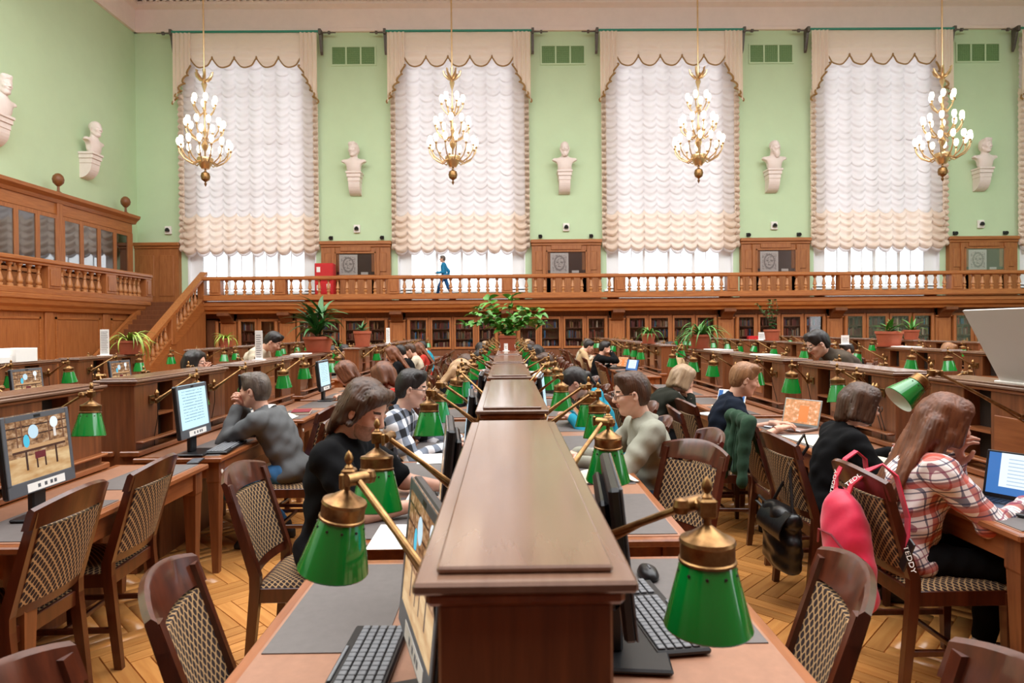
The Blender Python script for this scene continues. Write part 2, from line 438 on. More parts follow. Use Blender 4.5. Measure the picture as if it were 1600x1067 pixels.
def blind_proto():
    root = empty('window_drape', (0, 0, 0))
    CW, NCOL = 5.28, 10
    zt, zb = 13.0, 4.72
    def sheet(za, zb_, rows, amp, sag, bulge, hem=False):
        nu, nv = NCOL*9, rows*7
        rr = random.Random(3)
        jit = [[rr.uniform(-.035, .035) for _ in range(NCOL+2)] for _ in range(rows+2)]
        V = []
        for j in range(nv+1):
            v = j/nv*rows; r = int(min(v, rows-1e-6)); fv = v-r
            for i in range(nu+1):
                u = i/nu*NCOL; cc = int(min(u, NCOL-1e-6)); fu = u-cc
                sg = math.sin(PI*fu)
                sw = sg**.7 if sg > 0 else 0
                z = za - (v/rows)*(za-zb_) - sag*sw*(min(1, v*2) if not hem else 1) + jit[r][cc]*sw
                # every pleat swells outwards towards its lower lip and tucks back sharply
                t = fv; prof_ = math.sin(PI*min(1, t**1.6))
                y = -amp*prof_*(.35+.65*sw) - bulge*sw*.6 + .02*math.cos(2*PI*u)
                x = -CW/2 + CW*i/nu + .015*math.sin(j*1.3+cc)
                V.append((x, y, z))
        w_ = nu+1
        idx = np.arange(nv*nu); jj = idx//nu; ii = idx % nu
        Fq = np.stack([jj*w_+ii, jj*w_+ii+1, (jj+1)*w_+ii+1, (jj+1)*w_+ii], 1)
        return np.array(V), Fq
    V, Fq = sheet(zt, 6.15, 26, .09, .17, .05)
    link_mesh('sheer_panel', nmesh('sheer_panel', V, Fq, M['sheer'], smooth=True), root)
    V, Fq = sheet(6.2, zb, 5, .2, .19, .09, True)
    V[:, 1] -= .05
    link_mesh('hem_panel', nmesh('hem_panel', V, Fq, M['hem'], smooth=True), root)
    V, Fq = sheet(4.9, 4.66, 1, .1, .2, .03, True)
    link_mesh('hem_lip', nmesh('hem_lip', V, Fq, M['sheer'], smooth=True), root)
    # gathered cream side edges
    for sx in (-1, 1):
        V, Fq = sheet(11, zb+.1, 26, .12, .12, .02, True)
        V = V.copy(); V[:, 0] = sx*(CW/2+.0) + V[:, 0]*.035; V[:, 1] -= .06
        link_mesh('side_gather', nmesh('side_gather', V, Fq, M['cream'], smooth=True), root)
    # valance of five swags
    def val(u, v):
        x = -2.15+4.3*u; k = u*5; fu = k-int(min(k, 4.9999)); s = math.sin(PI*fu)**.8 if 0 < fu < 1 else 0
        z = 13.2-(1.0+.42*s)*v
        y = -.28-.055*math.sin(2*PI*(v*5+s*1.2))*(.3 if v < .45 else 1)*s - .04*s*v
        return (x, y, z)
    g_ = MB().grid(val, 80, 30); g_.build('valance', M['cream'], root, smooth=True, sharp=180)
    fr = MB(); pts = []
    for i in range(101):
        x, y, z = val(i/100, 1); pts.append((x, y-.02, z))
    fr.tube(pts, .028, 6); fr.build('fringe', M['fringe'], root, smooth=True)
    for k in range(1, 5):
        x, y, z = val(k/5, 1)
        MB().lathe([(0, -.1), (.03, -.08), (.04, 0), (.015, .05), (0, .06)], (x, y-.04, z), 8).build('tassel', M['fringe'], root, smooth=True)
    # side jabots
    for sx in (-1, 1):
        def jab(u, v):
            x = sx*(2.12+.68*u); zl = 11.9-1.45*u**.9
            zz = 13.2-(13.2-zl)*v + (.05*math.sin(u*30)*v)
            return (x, -.33-.07*math.sin(u*26)*(.4+.6*v), zz)
        MB().grid(jab, 60, 8).build('side_drape', M['cream'], root, smooth=True, sharp=180)
        pts = []
        for i in range(41):
            p = jab(i/40, 1); pts.append((p[0]-sx*.07*math.sin(i/40*5*2*PI), p[1]-.03, p[2]-.03))
        MB().tube(pts, .035, 6).build('fringe', M['fringe'], root, smooth=True)
    MB().box(-2.85, 2.85, -.36, -.30, 13.16, 13.23).build('curtain_rail', mat('rail_green', '#2f8f7c', .5), root)
    for sx in (-1, 1):
        b = MB(); b.cyl((sx*2.82, -.2, 13.2), (sx*3.5, -.2, 13.2), .035, .02, 8); b.cyl((sx*3.2, -.2, 13.2), (sx*3.28, -.2, 13.2), .07, .07, 8)
        b.box(sx*2.9-.05, sx*2.9+.05, -.35, 0, 13.1, 13.3); b.prism([(-.25, 13.1), (0, 13.1), (0, 12.4), (-.08, 12.5)], sx*2.9-.05, sx*2.9+.05, 'x')
        b.build('rail_bracket', M['iron'], root)
    return reg(root)
bl = blind_proto()
ordw = ['leftmost tall window', 'second tall window from the left wall', 'third tall window from the left wall', 'fourth tall window from the left wall', 'window at the right edge']
for i, c in enumerate(WX):
    o = bl if i == 0 else copy_tree(bl)
    o.location = (c, YW-.12, 0)
    tag(o, 'ruched white festoon blind with cream valance on the %s' % ordw[i], 'curtain', 'festoon blinds over the tall windows')
# ---------------- wainscot showcases between the windows ----------------
def sketch_mat():
    m = bpy.data.materials.new('portrait_sketch'); t = NT(m); b = t.bsdf
    v = t.coords('Object', (1, 1, 1)); sp = t.new('ShaderNodeSeparateXYZ'); t.l.new(v, sp.inputs[0])
    X, Z = sp.outputs[0], sp.outputs[2]
    nz = t.noise(v, 14, 4, .7)
    def ell(cx, cz, rx, rz):
        a = t.math('DIVIDE', t.math('SUBTRACT', X, cx), rx); c = t.math('DIVIDE', t.math('SUBTRACT', Z, cz), rz)
        return t.math('SQRT', t.math('ADD', t.math('MULTIPLY', a, a), t.math('MULTIPLY', c, c)))
    d = ell(0, 0, .2, .27)
    ring = t.math('LESS_THAN', t.math('ABSOLUTE', t.math('SUBTRACT', d, 1)), .12)
    eyes = t.math('MAXIMUM', t.math('LESS_THAN', ell(-.08, .03, .05, .035), 1), t.math('LESS_THAN', ell(.08, .03, .05, .035), 1))
    mo = t.math('LESS_THAN', ell(0, -.14, .07, .02), 1)
    f = t.math('MAXIMUM', t.math('MAXIMUM', ring, eyes), mo)
    f = t.math('MULTIPLY', t.math('MAXIMUM', f, t.math('GREATER_THAN', nz, .55)), .7)
    t.l.new(t.mix(f, lin('#e9e2de'), lin('#6d6865')), b.inputs['Base Color']); return m
M['sketch'] = sketch_mat()
M['case_back'] = mat('showcase_backing', '#2b3034', .25, 0, .2, 4)
def wainscot(x0, x1, full=True):
    """floor of the gallery to z 5.03"""
    root = empty('wall_panelling', ((x0+x1)/2, YW, ZG)); h = 2.42; w2 = (x1-x0)/2
    root['kind'] = 'structure'
    P2(MB().box(-w2, w2, -.22, 0, 0, h-.12), 'panel_body', M['hall_wood'], root)
    MB().box(-w2-.05, w2+.05, -.32, 0, h-.14, h, .02).build('cap_moulding', M['hall_wood_x'], root)
    MB().box(-w2-.02, w2+.02, -.27, 0, h-.24, h-.14, .02).build('cap_moulding', M['hall_wood_x'], root)
    if not full:
        for (a, b) in ((-w2+.2, -.1), (.1, w2-.2)):
            MB().box(a, b, -.245, -.22, .3, h-.5, .012).build('raised_panel', M['hall_wood'], root)
        return root
    for sx in (-1, 1):
        MB().box(sx*(w2-.45)-.3, sx*(w2-.45)+.3, -.25, -.22, 1.2, 1.95, .015).build('raised_panel', M['hall_wood'], root)
        MB().box(sx*(w2-.45)-.3, sx*(w2-.45)+.3, -.25, -.22, .25, 1.05, .015).build('raised_panel', M['hall_wood'], root)
        MB().box(sx*.88-.07, sx*.88+.07, -.30, -.22, .2, 2.16, .01).build('pilaster', M['hall_wood'], root)
    MB().box(-.8, .8, -.25, -.22, .2, 1.0, .015).build('raised_panel', M['hall_wood'], root)
    MB().box(-.6, .6, -.26, -.22, 2.02, 2.2, .01).build('raised_panel', M['hall_wood'], root)
    MB().box(-.75, .75, -.24, -.22, 1.08, 1.92).build('showcase_backing', M['case_back'], root)
    for (a, b, c, d) in ((-.81, -.75, 1.02, 1.98), (.75, .81, 1.02, 1.98), (-.81, .81, 1.92, 1.98), (-.81, .81, 1.02, 1.08)):
        MB().box(a, b, -.32, -.22, c, d, .008).build('showcase_frame', M['hall_wood'], root)
    MB().box(-.75, .75, -.31, -.30, 1.08, 1.92).build('pane', M['glass'], root)
    return root
gaps = [(WX[i]+WW+.28, WX[i+1]-WW-.28) for i in range(4)]
names_s = ['pier beside the red cabinet', 'pier right of the walking figure', 'pier left of the fourth window', 'pier at the far right']
for k, (a, b) in enumerate(gaps):
    r_ = wainscot(a, b)
    p = empty('framed_drawing', ((a+b)/2-.28, YW-.27, ZG+1.08), 0, 'white mounted drawing of a face, showcase on the %s' % names_s[k], 'picture', 'drawings in the gallery showcases')
    MB().box(-.36, .36, -.015, .0, 0, .80, .004).build('mount', M['white'], p)
    MB().box(-.28, .28, -.006, .006, -.33, .33).build('drawing_sheet', M['sketch'], p, (0, -.02, .40))
    q = MB().box(-.14, .14, -.01, .0, 0, .1, .003).build('caption_card', M['white'], None, ((a+b)/2+.35, YW-.26, ZG+1.09))
    tag(q, 'small white caption card, showcase on the %s' % names_s[k], 'card', 'caption cards')
wainscot(XL, WX[0]-WW-.28, False)
# wall fittings: vent grilles, sensors, busts are built below
def grille_mat():
    m = bpy.data.materials.new('grille'); t = NT(m); b = t.bsdf
    v = t.coords('Object'); sp = t.new('ShaderNodeSeparateXYZ'); t.l.new(v, sp.inputs[0]); k = 2*PI/.075
    a = t.math('SINE', t.math('MULTIPLY', t.math('ADD', sp.outputs[0], sp.outputs[2]), k)); c = t.math('SINE', t.math('MULTIPLY', t.math('SUBTRACT', sp.outputs[0], sp.outputs[2]), k))
    f = t.math('GREATER_THAN', t.math('MULTIPLY', a, c), -.1)
    t.l.new(t.mix(f, lin('#8fb37c'), lin('#3f6a35')), b.inputs['Base Color']); return m
M['grille'] = grille_mat()
def vent_proto():
    r = empty('vent_grille')
    f = MB(); f.box(-.9, .9, -.04, 0, -.4, -.34); f.box(-.9, .9, -.04, 0, .34, .4)
    for x in (-.87, -.29, .29, .87): f.box(x-.03, x+.03, -.04, 0, -.34, .34)
    f.build('grille_frame', M['green_wall'], r)
    for x in (-.58, 0, .58): MB().box(-.26, .26, -.02, 0, -.34, .34).build('grille_screen', M['grille'], r, (x, 0, 0))
    return reg(r)
vp = vent_proto()
centres = [(a+b)/2 for a, b in gaps]
pw = ['between the first two windows', 'between the second and third windows', 'between the third and fourth windows', 'right of the fourth window']
for k, c in enumerate(centres):
    o = vp if k == 0 else copy_tree(vp); o.location = (c-.05, YW, 12.42)
    tag(o, 'green square mesh vent grille high on the wall %s' % pw[k], 'vent', 'vent grilles')
def sensor():
    r = empty('wall_speaker'); MB().box(-.13, .13, -.1, 0, -.16, .16, .02).build('housing', M['white'], r)
    MB().lathe([(0, -.02), (.08, -.01), (.09, .05), (.05, .12), (0, .14)], (0, -.14, -.05), 12).build('black_dome', M['black'], r, smooth=True); return reg(r)
sp_ = sensor()
for k, c in enumerate([XL+1.25]+centres):
    o = sp_ if k == 0 else copy_tree(sp_); o.location = (c+(.0 if k == 0 else .02), YW, 5.55)
    tag(o, 'white wall sensor %s' % (['left of the leftmost window']+[z.replace('right of', 'on the wall right of') for z in pw])[k], 'sensor', 'wall sensors')
def spot():
    r = empty('spot_lamp'); MB().box(-.07, .07, -.04, 0, -.07, .07, .01).build('base', M['black'], r)
    MB().cyl((0, -.03, 0), (0, -.13, -.02), .06, .08, 10).build('lamp_head', M['black'], r); return reg(r)
so = spot(); kk = 0
for k, (a, b) in enumerate(gaps):
    for sx, x in ((0, a+.35), (1, b-.35)):
        if k == 0 and sx == 0: pass
        o = so if kk == 0 else copy_tree(so); kk += 1; o.location = (x, YW, 5.2)
        tag(o, 'tiny black spot lamp, %s end of the panelling %s' % (['left', 'right'][sx], pw[k]), 'spotlight', 'spot lamps')
# ---------------- far gallery: slab, cornice, balustrade, bookcases below ----------------
gl = empty('trim_2'); gl['kind'] = 'structure'; gl['label'] = 'wooden gallery floor and cornice below the windows'
prof = [(0, 2.16), (.06, 2.18), (.08, 2.26), (.2, 2.32), (.24, 2.44), (.28, 2.46), (.28, 2.58), (.22, 2.62), (0, 2.62)]
P2(MB().prism([(YB+.28-p, z) for p, z in prof], -11.1, XR, 'x'), 'gallery_cornice', M['hall_wood_x'], gl)
P2(MB().box(XL, XR, YB+.2, YW, 2.3, ZG), 'gallery_floor', M['case_wood'], gl)
def balu_mesh(h, r):
    # square block, vase, ring, slim neck, block : a turned baluster
    p = [(r*.95, 0), (r*.95, h*.10), (r*.55, h*.13), (r*.95, h*.2), (r*1.0, h*.27), (r*.75, h*.4), (r*.45, h*.55), (r*.4, h*.6), (r*.62, h*.63), (r*.38, h*.67), (r*.48, h*.8), (r*.62, h*.88), (r*.9, h*.9), (r*.9, h)]
    return MB().lathe(p, n=10).mesh('baluster', M['baluster_wood'], True, 50)
def balu_mesh2(h, r):
    # far gallery type: narrow top swelling to a pear low down
    p = [(r*.8, 0), (r*.8, h*.09), (r*.5, h*.12), (r*.9, h*.22), (r*.95, h*.27), (r*.45, h*.33), (r*.42, h*.36), (r*.95, h*.40), (r*.85, h*.5), (r*.5, h*.75), (r*.38, h*.86), (r*.8, h*.9), (r*.8, h)]
    return MB().lathe(p, n=10).mesh('baluster', M['baluster_wood'], True, 50)
zb0, zr0 = ZG+.22, 3.38
bm_far = balu_mesh2(zr0-zb0, .075)
bal = empty('balustrade', (0, YB, ZG), 0, 'long wooden balustrade with turned balusters along the far gallery', 'balustrade')
MB().box(-11.0, XR, -.14, .14, .02, .22, .02).build('base_rail', M['hall_wood_x'], bal)
MB().box(-11.05, XR, -.17, .17, zr0-ZG, zr0-ZG+.13, .03).build('handrail', M['hall_wood_x'], bal)
posts = [-10.55] + [.06+4.13*k for k in range(-2, 6)]
for x in posts:
    pr = MB().box(-.2, .2, -.16, .16, .22, zr0-ZG, .01).build('post', M['hall_wood'], bal, (x, 0, 0))
    MB().box(-.13, .13, -.185, -.16, .3, zr0-ZG-.08, .01).build('post_panel', M['hall_wood'], pr)
for a, b in zip(posts[:-1], posts[1:]):
    n = 11 if b-a > 3 else 6
    if b-a < 3: n = 6
    for k in range(n):
        x = a+.2+(b-a-.4)*(k+.5)/n
        link_mesh('baluster', bm_far, bal, (x, 0, zb0-ZG))
# bookcases under the gallery
BC = ['#5b2f24', '#7a3b2a', '#2f3f5c', '#8a6a44', '#3d5a4a', '#a33a30', '#c9b9a0', '#4a3a32', '#6a2a2a', '#9a7a4a', '#2a6a9a', '#555a60']
bmats = [mat('book_cover_%d' % i, c, .6, 0, .1, 20) for i, c in enumerate(BC)]
def books(mb, x0, x1, z, y, hmax, rr, dens=.93):
    x = x0
    while x < x1:
        w_ = rr.uniform(.025, .06)
        if rr.random() < dens:
            mb.cur = rr.randrange(len(BC)) if rr.random() > .5 else rr.choice([0, 1, 8, 3])
            h = hmax*rr.uniform(.62, .92); mb.box(x, min(x+w_-.004, x1), y, y+.2, z, z+h)
        x += w_
def pil_far(x, nm='pilaster'):
    p = empty('pilaster_bracket', (x, YB+.62, 0)); 
    return p
def case_bay(x0, x1, nd, seed, solid=False):
    r = empty('wall_bookcase', ((x0+x1)/2, YB+.7, 0)); w2 = (x1-x0)/2; rr = random.Random(seed)
    MB().box(-w2, w2, .42, .5, 0, 2.2).build('back_board', M['case_wood'], r)
    MB().box(-w2, w2, -.04, .42, 2.0, 2.25).build('header', M['case_wood'], r)
    MB().box(-w2, w2, -.04, .42, 0, .75, .01).build('base_cupboard', M['case_wood'], r)
    for sx in (-1, 1): MB().box(sx*w2-.05, sx*w2+.05, -.04, .42, .75, 2.0).build('side_board', M['case_wood'], r)
    dw = 2*w2/nd; bk = MB(); cm = M['hall_wood']
    for d in range(nd):
        a = -w2+d*dw; b = a+dw
        if solid: 
            MB().box(a+.1, b-.1, -.06, -.0, .8, 1.95, .02).build('raised_panel', M['case_wood'], r)
            continue
        if d: MB().box(a-.04, a+.04, -.04, .42, .75, 2.0).build('upright', cm, r)
        for z in (.78, 1.16, 1.55):
            MB().box(a+.03, b-.03, 0, .42, z-.03, z).build('shelf', M['case_wood'], r)
            books(bk, a+.08, b-.08, z, .12, .33, rr, .88 if rr.random() < .8 else .3)
        dr = MB(); s_ = .07
        dr.box(a+.05, a+.05+s_, -.08, -.04, .78, 1.98); dr.box(b-.05-s_, b-.05, -.08, -.04, .78, 1.98)
        dr.box(a+.05+s_, b-.05-s_, -.08, -.04, .78, .86); dr.box(a+.05+s_, b-.05-s_, -.08, -.04, 1.88, 1.98)
        do = dr.build('door', cm, r); MB().box(a+.1, b-.1, -.065, -.06, .84, 1.9).build('pane', M['door_glass'], do)
    if not solid:
        bo = bk.build('shelved_books', bmats, None, r.location)
        tag(bo, 'rows of old bound books behind glass in the gallery bookcase %s' % seed_name[seed], 'books', kind='stuff')
    tag(r, 'glazed dark oak bookcase under the far gallery, %s' % seed_name[seed] if not solid else 'panelled oak cupboard under the far gallery, %s' % seed_name[seed], 'bookcase', 'bookcases under the far gallery')
    return r
seed_name = {0: 'leftmost bay beside the stair', 1: 'second bay, behind the tall palm', 2: 'third bay, behind the small yucca', 3: 'fourth bay, left of the leafy vine', 4: 'fifth bay, right of the leafy vine', 5: 'sixth bay, behind the big spider plant', 6: 'seventh bay, right of the small bush', 7: 'eighth bay, behind the two red pots', 8: 'ninth bay, behind the grey board', 9: 'last bay on the right'}
pils = [-12.3, -10.4] + [.06+4.13*k for k in range(-2, 6)]
for k, (a, b) in enumerate(zip(pils[:-1], pils[1:])):
    case_bay(a+.3, b-.3, 4 if b-a > 3 else 2, k, k in (0,))
def corbel_pilaster():
    r = empty('corbel_pilaster')
    MB().box(-.3, .3, 0, .5, 0, 1.86, .01).build('shaft', M['hall_wood'], r)
    MB().box(-.2, .2, -.03, 0, .9, 1.7, .012).build('shaft_panel', M['hall_wood'], r)
    MB().prism([(0, 1.8), (0, 2.2), (-.5, 2.2), (-.5, 2.1), (-.36, 2.06), (-.2, 1.98), (-.1, 1.84)], -.22, .22, 'x').build('corbel', M['case_wood'], r)
    MB().box(-.32, .32, -.06, .5, 1.84, 1.9, .01).build('capital', M['hall_wood'], r)
    for sx in (-1, 1):
        c = MB(); c.cyl((sx*.42, -.02, .75), (sx*.42, -.02, 1.9), .075, .065, 12); c.build('half_column', M['hall_wood'], r, smooth=True)
        MB().box(sx*.42-.09, sx*.42+.09, -.1, .1, .6, .76).build('column_base', M['hall_wood'], r)
    return reg(r)
cp = corbel_pilaster()
for k, x in enumerate(pils[1:]):
    o = cp if k == 0 else copy_tree(cp); o.location = (x, YB+.6, 0); o['kind'] = 'structure'
P2(MB().box(XL, -12.2, YB+.3, YW, 0, 2.3), 'wall_panel', M['hall_wood'])
# ---------------- left gallery ----------------
lg = empty('trim_5'); lg['kind'] = 'structure'; lg['label'] = 'oak panelled front of the left gallery'
YE = 23.6
P2(MB().box(XL, XLG-.12, 4, YE, 0, ZG-.35), 'gallery_wall', M['hall_wood'], lg)
P2(MB().box(XL, XLG-.02, 4, YE, ZG-.35, ZG), 'gallery_floor', M['hall_wood_y'], lg)
prof = [(-.1, 2.14), (.0, 2.16), (.03, 2.26), (.1, 2.34), (.12, 2.46), (.16, 2.5), (.16, 2.6), (.1, 2.64), (-.1, 2.64)]
P2(MB().prism([(XLG+p, z) for p, z in prof], 4, YE, 'y'), 'gallery_cornice', M['hall_wood_y'], lg)
yps = [10.5, 13.2, 15.9, 18.6, 21.25, 23.45]
for a, b in zip(yps[:-1], yps[1:]):
    MB().box(XLG-.12, XLG-.06, a-.16, a+.16, 0, 2.14, .01).build('stile', M['hall_wood'], lg)
    f = MB(); y0, y1 = a+.3, b-.3
    for q in ((y0, y0+.06, .5, 2.0), (y1-.06, y1, .5, 2.0), (y0, y1, .5, .56), (y0, y1, 1.94, 2.0)): f.box(XLG-.12, XLG-.09, q[0], q[1], q[2], q[3])
    f.build('panel_moulding', M['hall_wood_y'], lg)
    MB().box(XLG-.12, XLG-.105, y0+.1, y1-.1, .6, 1.9, .006).build('raised_panel', M['hall_wood'], lg)
lb = empty('balustrade', (XLG, 17, ZG), 0, 'carved wooden balustrade with thick posts along the left gallery', 'balustrade')
def lbox(x0, x1, y0, y1, z0, z1, b, nm, m, par=None): 
    return MB().box(x0, x1, y0-17, y1-17, z0-ZG, z1-ZG, b).build(nm, m, par or lb)
lbox(-.16, .12, 8, YE+.05, ZG, ZG+.18, .02, 'base_rail', M['hall_wood_y'])
lbox(-.19, .15, 8, YE+.08, 3.50, 3.63, .03, 'handrail', M['hall_wood_y'])
lbox(-.15, .11, 8, YE+.05, 3.44, 3.50, .01, 'under_rail', M['hall_wood_y'])
bm_left = balu_mesh(3.44-ZG-.18, .085)
for i, y in enumerate(yps):
    hw = .26 if i < 5 else .17
    p = lbox(-.15, .12, y-hw, y+hw, ZG+.18, 3.44, .015, 'post', M['hall_wood'])
    lbox(.12, .145, y-hw+.06, y+hw-.06, ZG+.26, 3.36, .01, 'post_panel', M['hall_wood'], p)
    if i < 5 and i > 1:
        y1 = yps[i+1]-.3
        for k in range(6): link_mesh('baluster', bm_left, lb, (-.02, y+.3+(y1-y-.3)*(k+.5)/6-17, .18))
# gallery bookcase with glass doors
gb = empty('gallery_bookcase', (-14.05, 17, ZG), 0, 'long oak bookcase with glazed doors on the left gallery', 'bookcase')
def gbox(x0, x1, y0, y1, z0, z1, b, nm, m, par=None): return MB().box(x0, x1, y0-17, y1-17, z0, z1, b).build(nm, m, par or gb)
hT = 2.98
gbox(-.5, -.46, 9, 24.3, 0, hT, 0, 'back_board', M['case_wood'])
gbox(-.5, 0, 9, 24.3, 0, .7, .01, 'base_cupboard', M['hall_wood_y'])
gbox(-.5, 0, 9, 24.3, 2.62, hT, .01, 'header', M['hall_wood_y'])
f = MB(); f.prism([(-.5, hT), (.04, hT), (.1, hT+.1), (.22, hT+.2), (.24, hT+.3), (-.5, hT+.3)], 9-17, 24.45-17, 'y'); f.build('cornice', M['hall_wood_y'], gb)
gbox(-.48, .02, 20.2, 20.45, .7, 2.62, .01, 'broad_pilaster', M['hall_wood']); gbox(-.48, .02, 24.0, 24.3, .7, 2.62, .01, 'end_pilaster', M['hall_wood'])
gbox(-.02, .06, 20.2, 20.45, 0, hT, .01, 'pilaster_face', M['hall_wood'])
ed = [13.4, 14.25, 15.1, 15.95, 16.8, 17.65, 18.5, 19.35, 20.2]; ed2 = [20.45, 21.35, 22.25, 23.15, 24.0]
rr = random.Random(4); gbk = MB()
for E in (ed, ed2):
    for a, b in zip(E[:-1], E[1:]):
        d = MB(); s_ = .09
        for q in ((a, a+s_, .72, 2.6), (b-s_, b, .72, 2.6), (a+s_, b-s_, .72, .82), (a+s_, b-s_, 2.48, 2.6)): d.box(0, .05, q[0]-17, q[1]-17, q[2], q[3])
        do = d.build('door', M['hall_wood'], gb); MB().box(.02, .03, a+s_-17, b-s_-17, .82, 2.48).build('pane', M['case_glass'], do)
        for z in (.72, 1.2, 1.68, 2.15):
            gbox(-.46, -.02, a, b, z-.025, z, 0, 'shelf', M['case_wood'])
            y = a+.04
            while y < b-.05:
                wd_ = rr.uniform(.04, .09); hh = rr.uniform(.26, .4)
                gbk.cur = rr.choice([0, 1, 1, 2, 3, 5, 5, 5, 7, 8, 4, 10]) if a < 22 else rr.choice([5, 5, 5, 1, 10])
                gbk.box(-.42-14.05, -.12-14.05, y, min(y+wd_-.006, b-.04), ZG+z, ZG+z+hh); y += wd_
tag(gbk.build('shelved_books', bmats), 'red and brown bound books behind the glass of the left gallery bookcase', 'books', kind='stuff')
M['knurl'] = mat('carved_ball', '#7d4d28', .45, 0, .3, 40, (1, 1, 1), .4, .01)
for i, (y, lab) in enumerate(((20.33, 'taller looking carved wooden ball finial above the middle of the gallery bookcase'), (23.9, 'carved wooden ball finial at the far right end of the gallery bookcase'))):
    b = MB(); b.lathe([(.1, 0), (.1, .05), (.04, .1), (.035, .24), (.08, .28), (.15, .36), (.17, .46), (.14, .57), (.07, .64), (0, .66)], n=16)
    gp = b.build('ball_finial', M['knurl'], gb, (.0, y-17, hT+.3), smooth=True)
# ---------------- stair to the galleries ----------------
st = empty('staircase', (-12.1, 19.6, 0), 0, 'oak staircase with turned baluster rail rising to the galleries', 'staircase')
Y0s, Y1s = 19.6, YB+.25; ns = 16; xs0, xs1 = -13.15, -11.15
run = (Y1s-Y0s)/ns; rise = ZG/ns
for k in range(ns):
    MB().box(xs0+12.1, xs1+12.1, k*run, (k+1)*run+.02, max(0, (k-1)*rise), (k+1)*rise, .008).build('step', M['case_wood'], st)
def sprism(x0, x1, lo, hi, nm, m, y0=0., y1=None):
    y1 = Y1s-Y0s if y1 is None else y1; sl = ZG/(Y1s-Y0s)
    return MB().prism([(y0, max(0, lo+y0*sl)), (y1, lo+y1*sl), (y1, hi+y1*sl), (y0, hi+y0*sl)], x0+12.1, x1+12.1, 'x').build(nm, m, st)
sprism(-11.2, -11.05, -.25, .22, 'stringer', M['hall_wood_y'])
sprism(-13.13, -13.02, -.1, .28, 'wall_stringer', M['hall_wood_y'])
sprism(-11.26, -10.98, .98, 1.10, 'handrail', M['hall_wood_y'])
sprism(-11.2, -11.05, .92, .98, 'under_rail', M['hall_wood_y'])
sprism(-11.22, -11.02, .22, .28, 'base_rail', M['hall_wood_y'])
MB().prism([(0, 0), (Y1s-Y0s, 0), (Y1s-Y0s, ZG-.2), (0, 0.05)], -11.13+12.1, -11.08+12.1, 'x').build('spandrel_panel', M['hall_wood'], st)
bm_st = balu_mesh(.66, .08); sl = ZG/(Y1s-Y0s)
for y in (0.1, 1.75, Y1s-Y0s-.15):
    MB().box(-11.24+12.1, -11.0+12.1, y-.14, y+.14, max(0, y*sl), y*sl+1.02, .012).build('newel_post', M['hall_wood'], st)
for k in range(13):
    y = .38+k*.255
    if abs(y-1.75) < .2: continue
    link_mesh('baluster', bm_st, st, (-11.12+12.1, y, y*sl+.26))
# red cabinet on the far gallery
rc = empty('fire_cabinet', (-7.0, YW-.62, ZG), 0, 'red steel fire cabinet with white stickers on the far gallery', 'cabinet')
MB().box(-.36, .36, -.2, .2, .0, 1.5, .02).build('body', M['red'], rc)
MB().box(-.33, .33, -.23, -.2, .05, .78, .01).build('door', M['red'], rc); MB().box(-.33, .33, -.23, -.2, .82, 1.46, .01).build('door', M['red'], rc)
for (x, z) in ((-.2, 1.25), (-.2, .55), (.18, .6)): MB().box(x-.07, x+.07, -.24, -.23, z-.1, z+.1).build('sticker', M['white'], rc)
rb_ = MB().box(-.7, .7, -.2, .2, 0, .55, .02).build('red_box', M['red'], None, (9.55, YB+.35, .95))
rb_.scale = (.62, .5, .7); rb_.location = (9.5, YB+.42, .79); tag(rb_, 'red fire equipment box in the bookcase wall left of the small bush', 'box')
q = MB().box(-.14, .14, -.012, 0, -.14, .14).build('sticker', M['white'], rb_, (.45, -.2, .28))

# ---------------- desk units ----------------
UP, UL = 1.67, 1.37        # pitch and length of a partition cabinet
ZT, ZP = .76, 1.265
def cabinet_proto():
    r = empty('partition_cabinet'); hb = .113; L = UL
    MB().box(-.143, .143, 0, L, ZP-.022, ZP-.006, .004).build('top_board', M['slab_wood'], r)
    MB().box(-.115, .115, .03, L-.03, ZP-.006, ZP+.004, .003).build('raised_top', M['slab_wood'], r)
    MB().box(-.128, .128, .012, L-.012, ZP-.042, ZP-.022, .006).build('top_moulding', M['desk_wood_y'], r)
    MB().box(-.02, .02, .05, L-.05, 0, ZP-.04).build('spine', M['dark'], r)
    for y0, y1 in ((.02, .3), (L-.3, L-.02)):
        MB().box(-hb, hb, y0, y1, 0, ZP-.04, .004).build('end_block', M['desk_wood'], r)
    MB().box(-hb, hb, .5, L-.5, .84, ZP-.04, .004).build('middle_block', M['desk_wood'], r)
    for sx in (-1, 1):
        MB().box(sx*hb-.006, sx*hb+.006, .53, L-.53, .9, 1.1, .003).build('flap_panel', M['desk_wood_y'], r)
        for (a, b) in ((.3, .5), (L-.5, L-.3)):
            MB().box(min(sx*.02, sx*hb), max(sx*.02, sx*hb), a, b, .995, 1.01).build('shelf', M['desk_wood_y'], r)
        MB().box(min(sx*.02, sx*.15), max(sx*.02, sx*.15), .0, L, .765, .80, .006).build('base_moulding', M['desk_wood_y'], r)
        MB().box(min(sx*.1, sx*.16), max(sx*.1, sx*.16), .03, L-.03, .845, .86, .005).build('pen_rail', M['desk_wood_y'], r)
    MB().box(-hb, hb, .05, L-.05, 0, .76).build('plinth', M['desk_wood'], r)
    return reg(r)
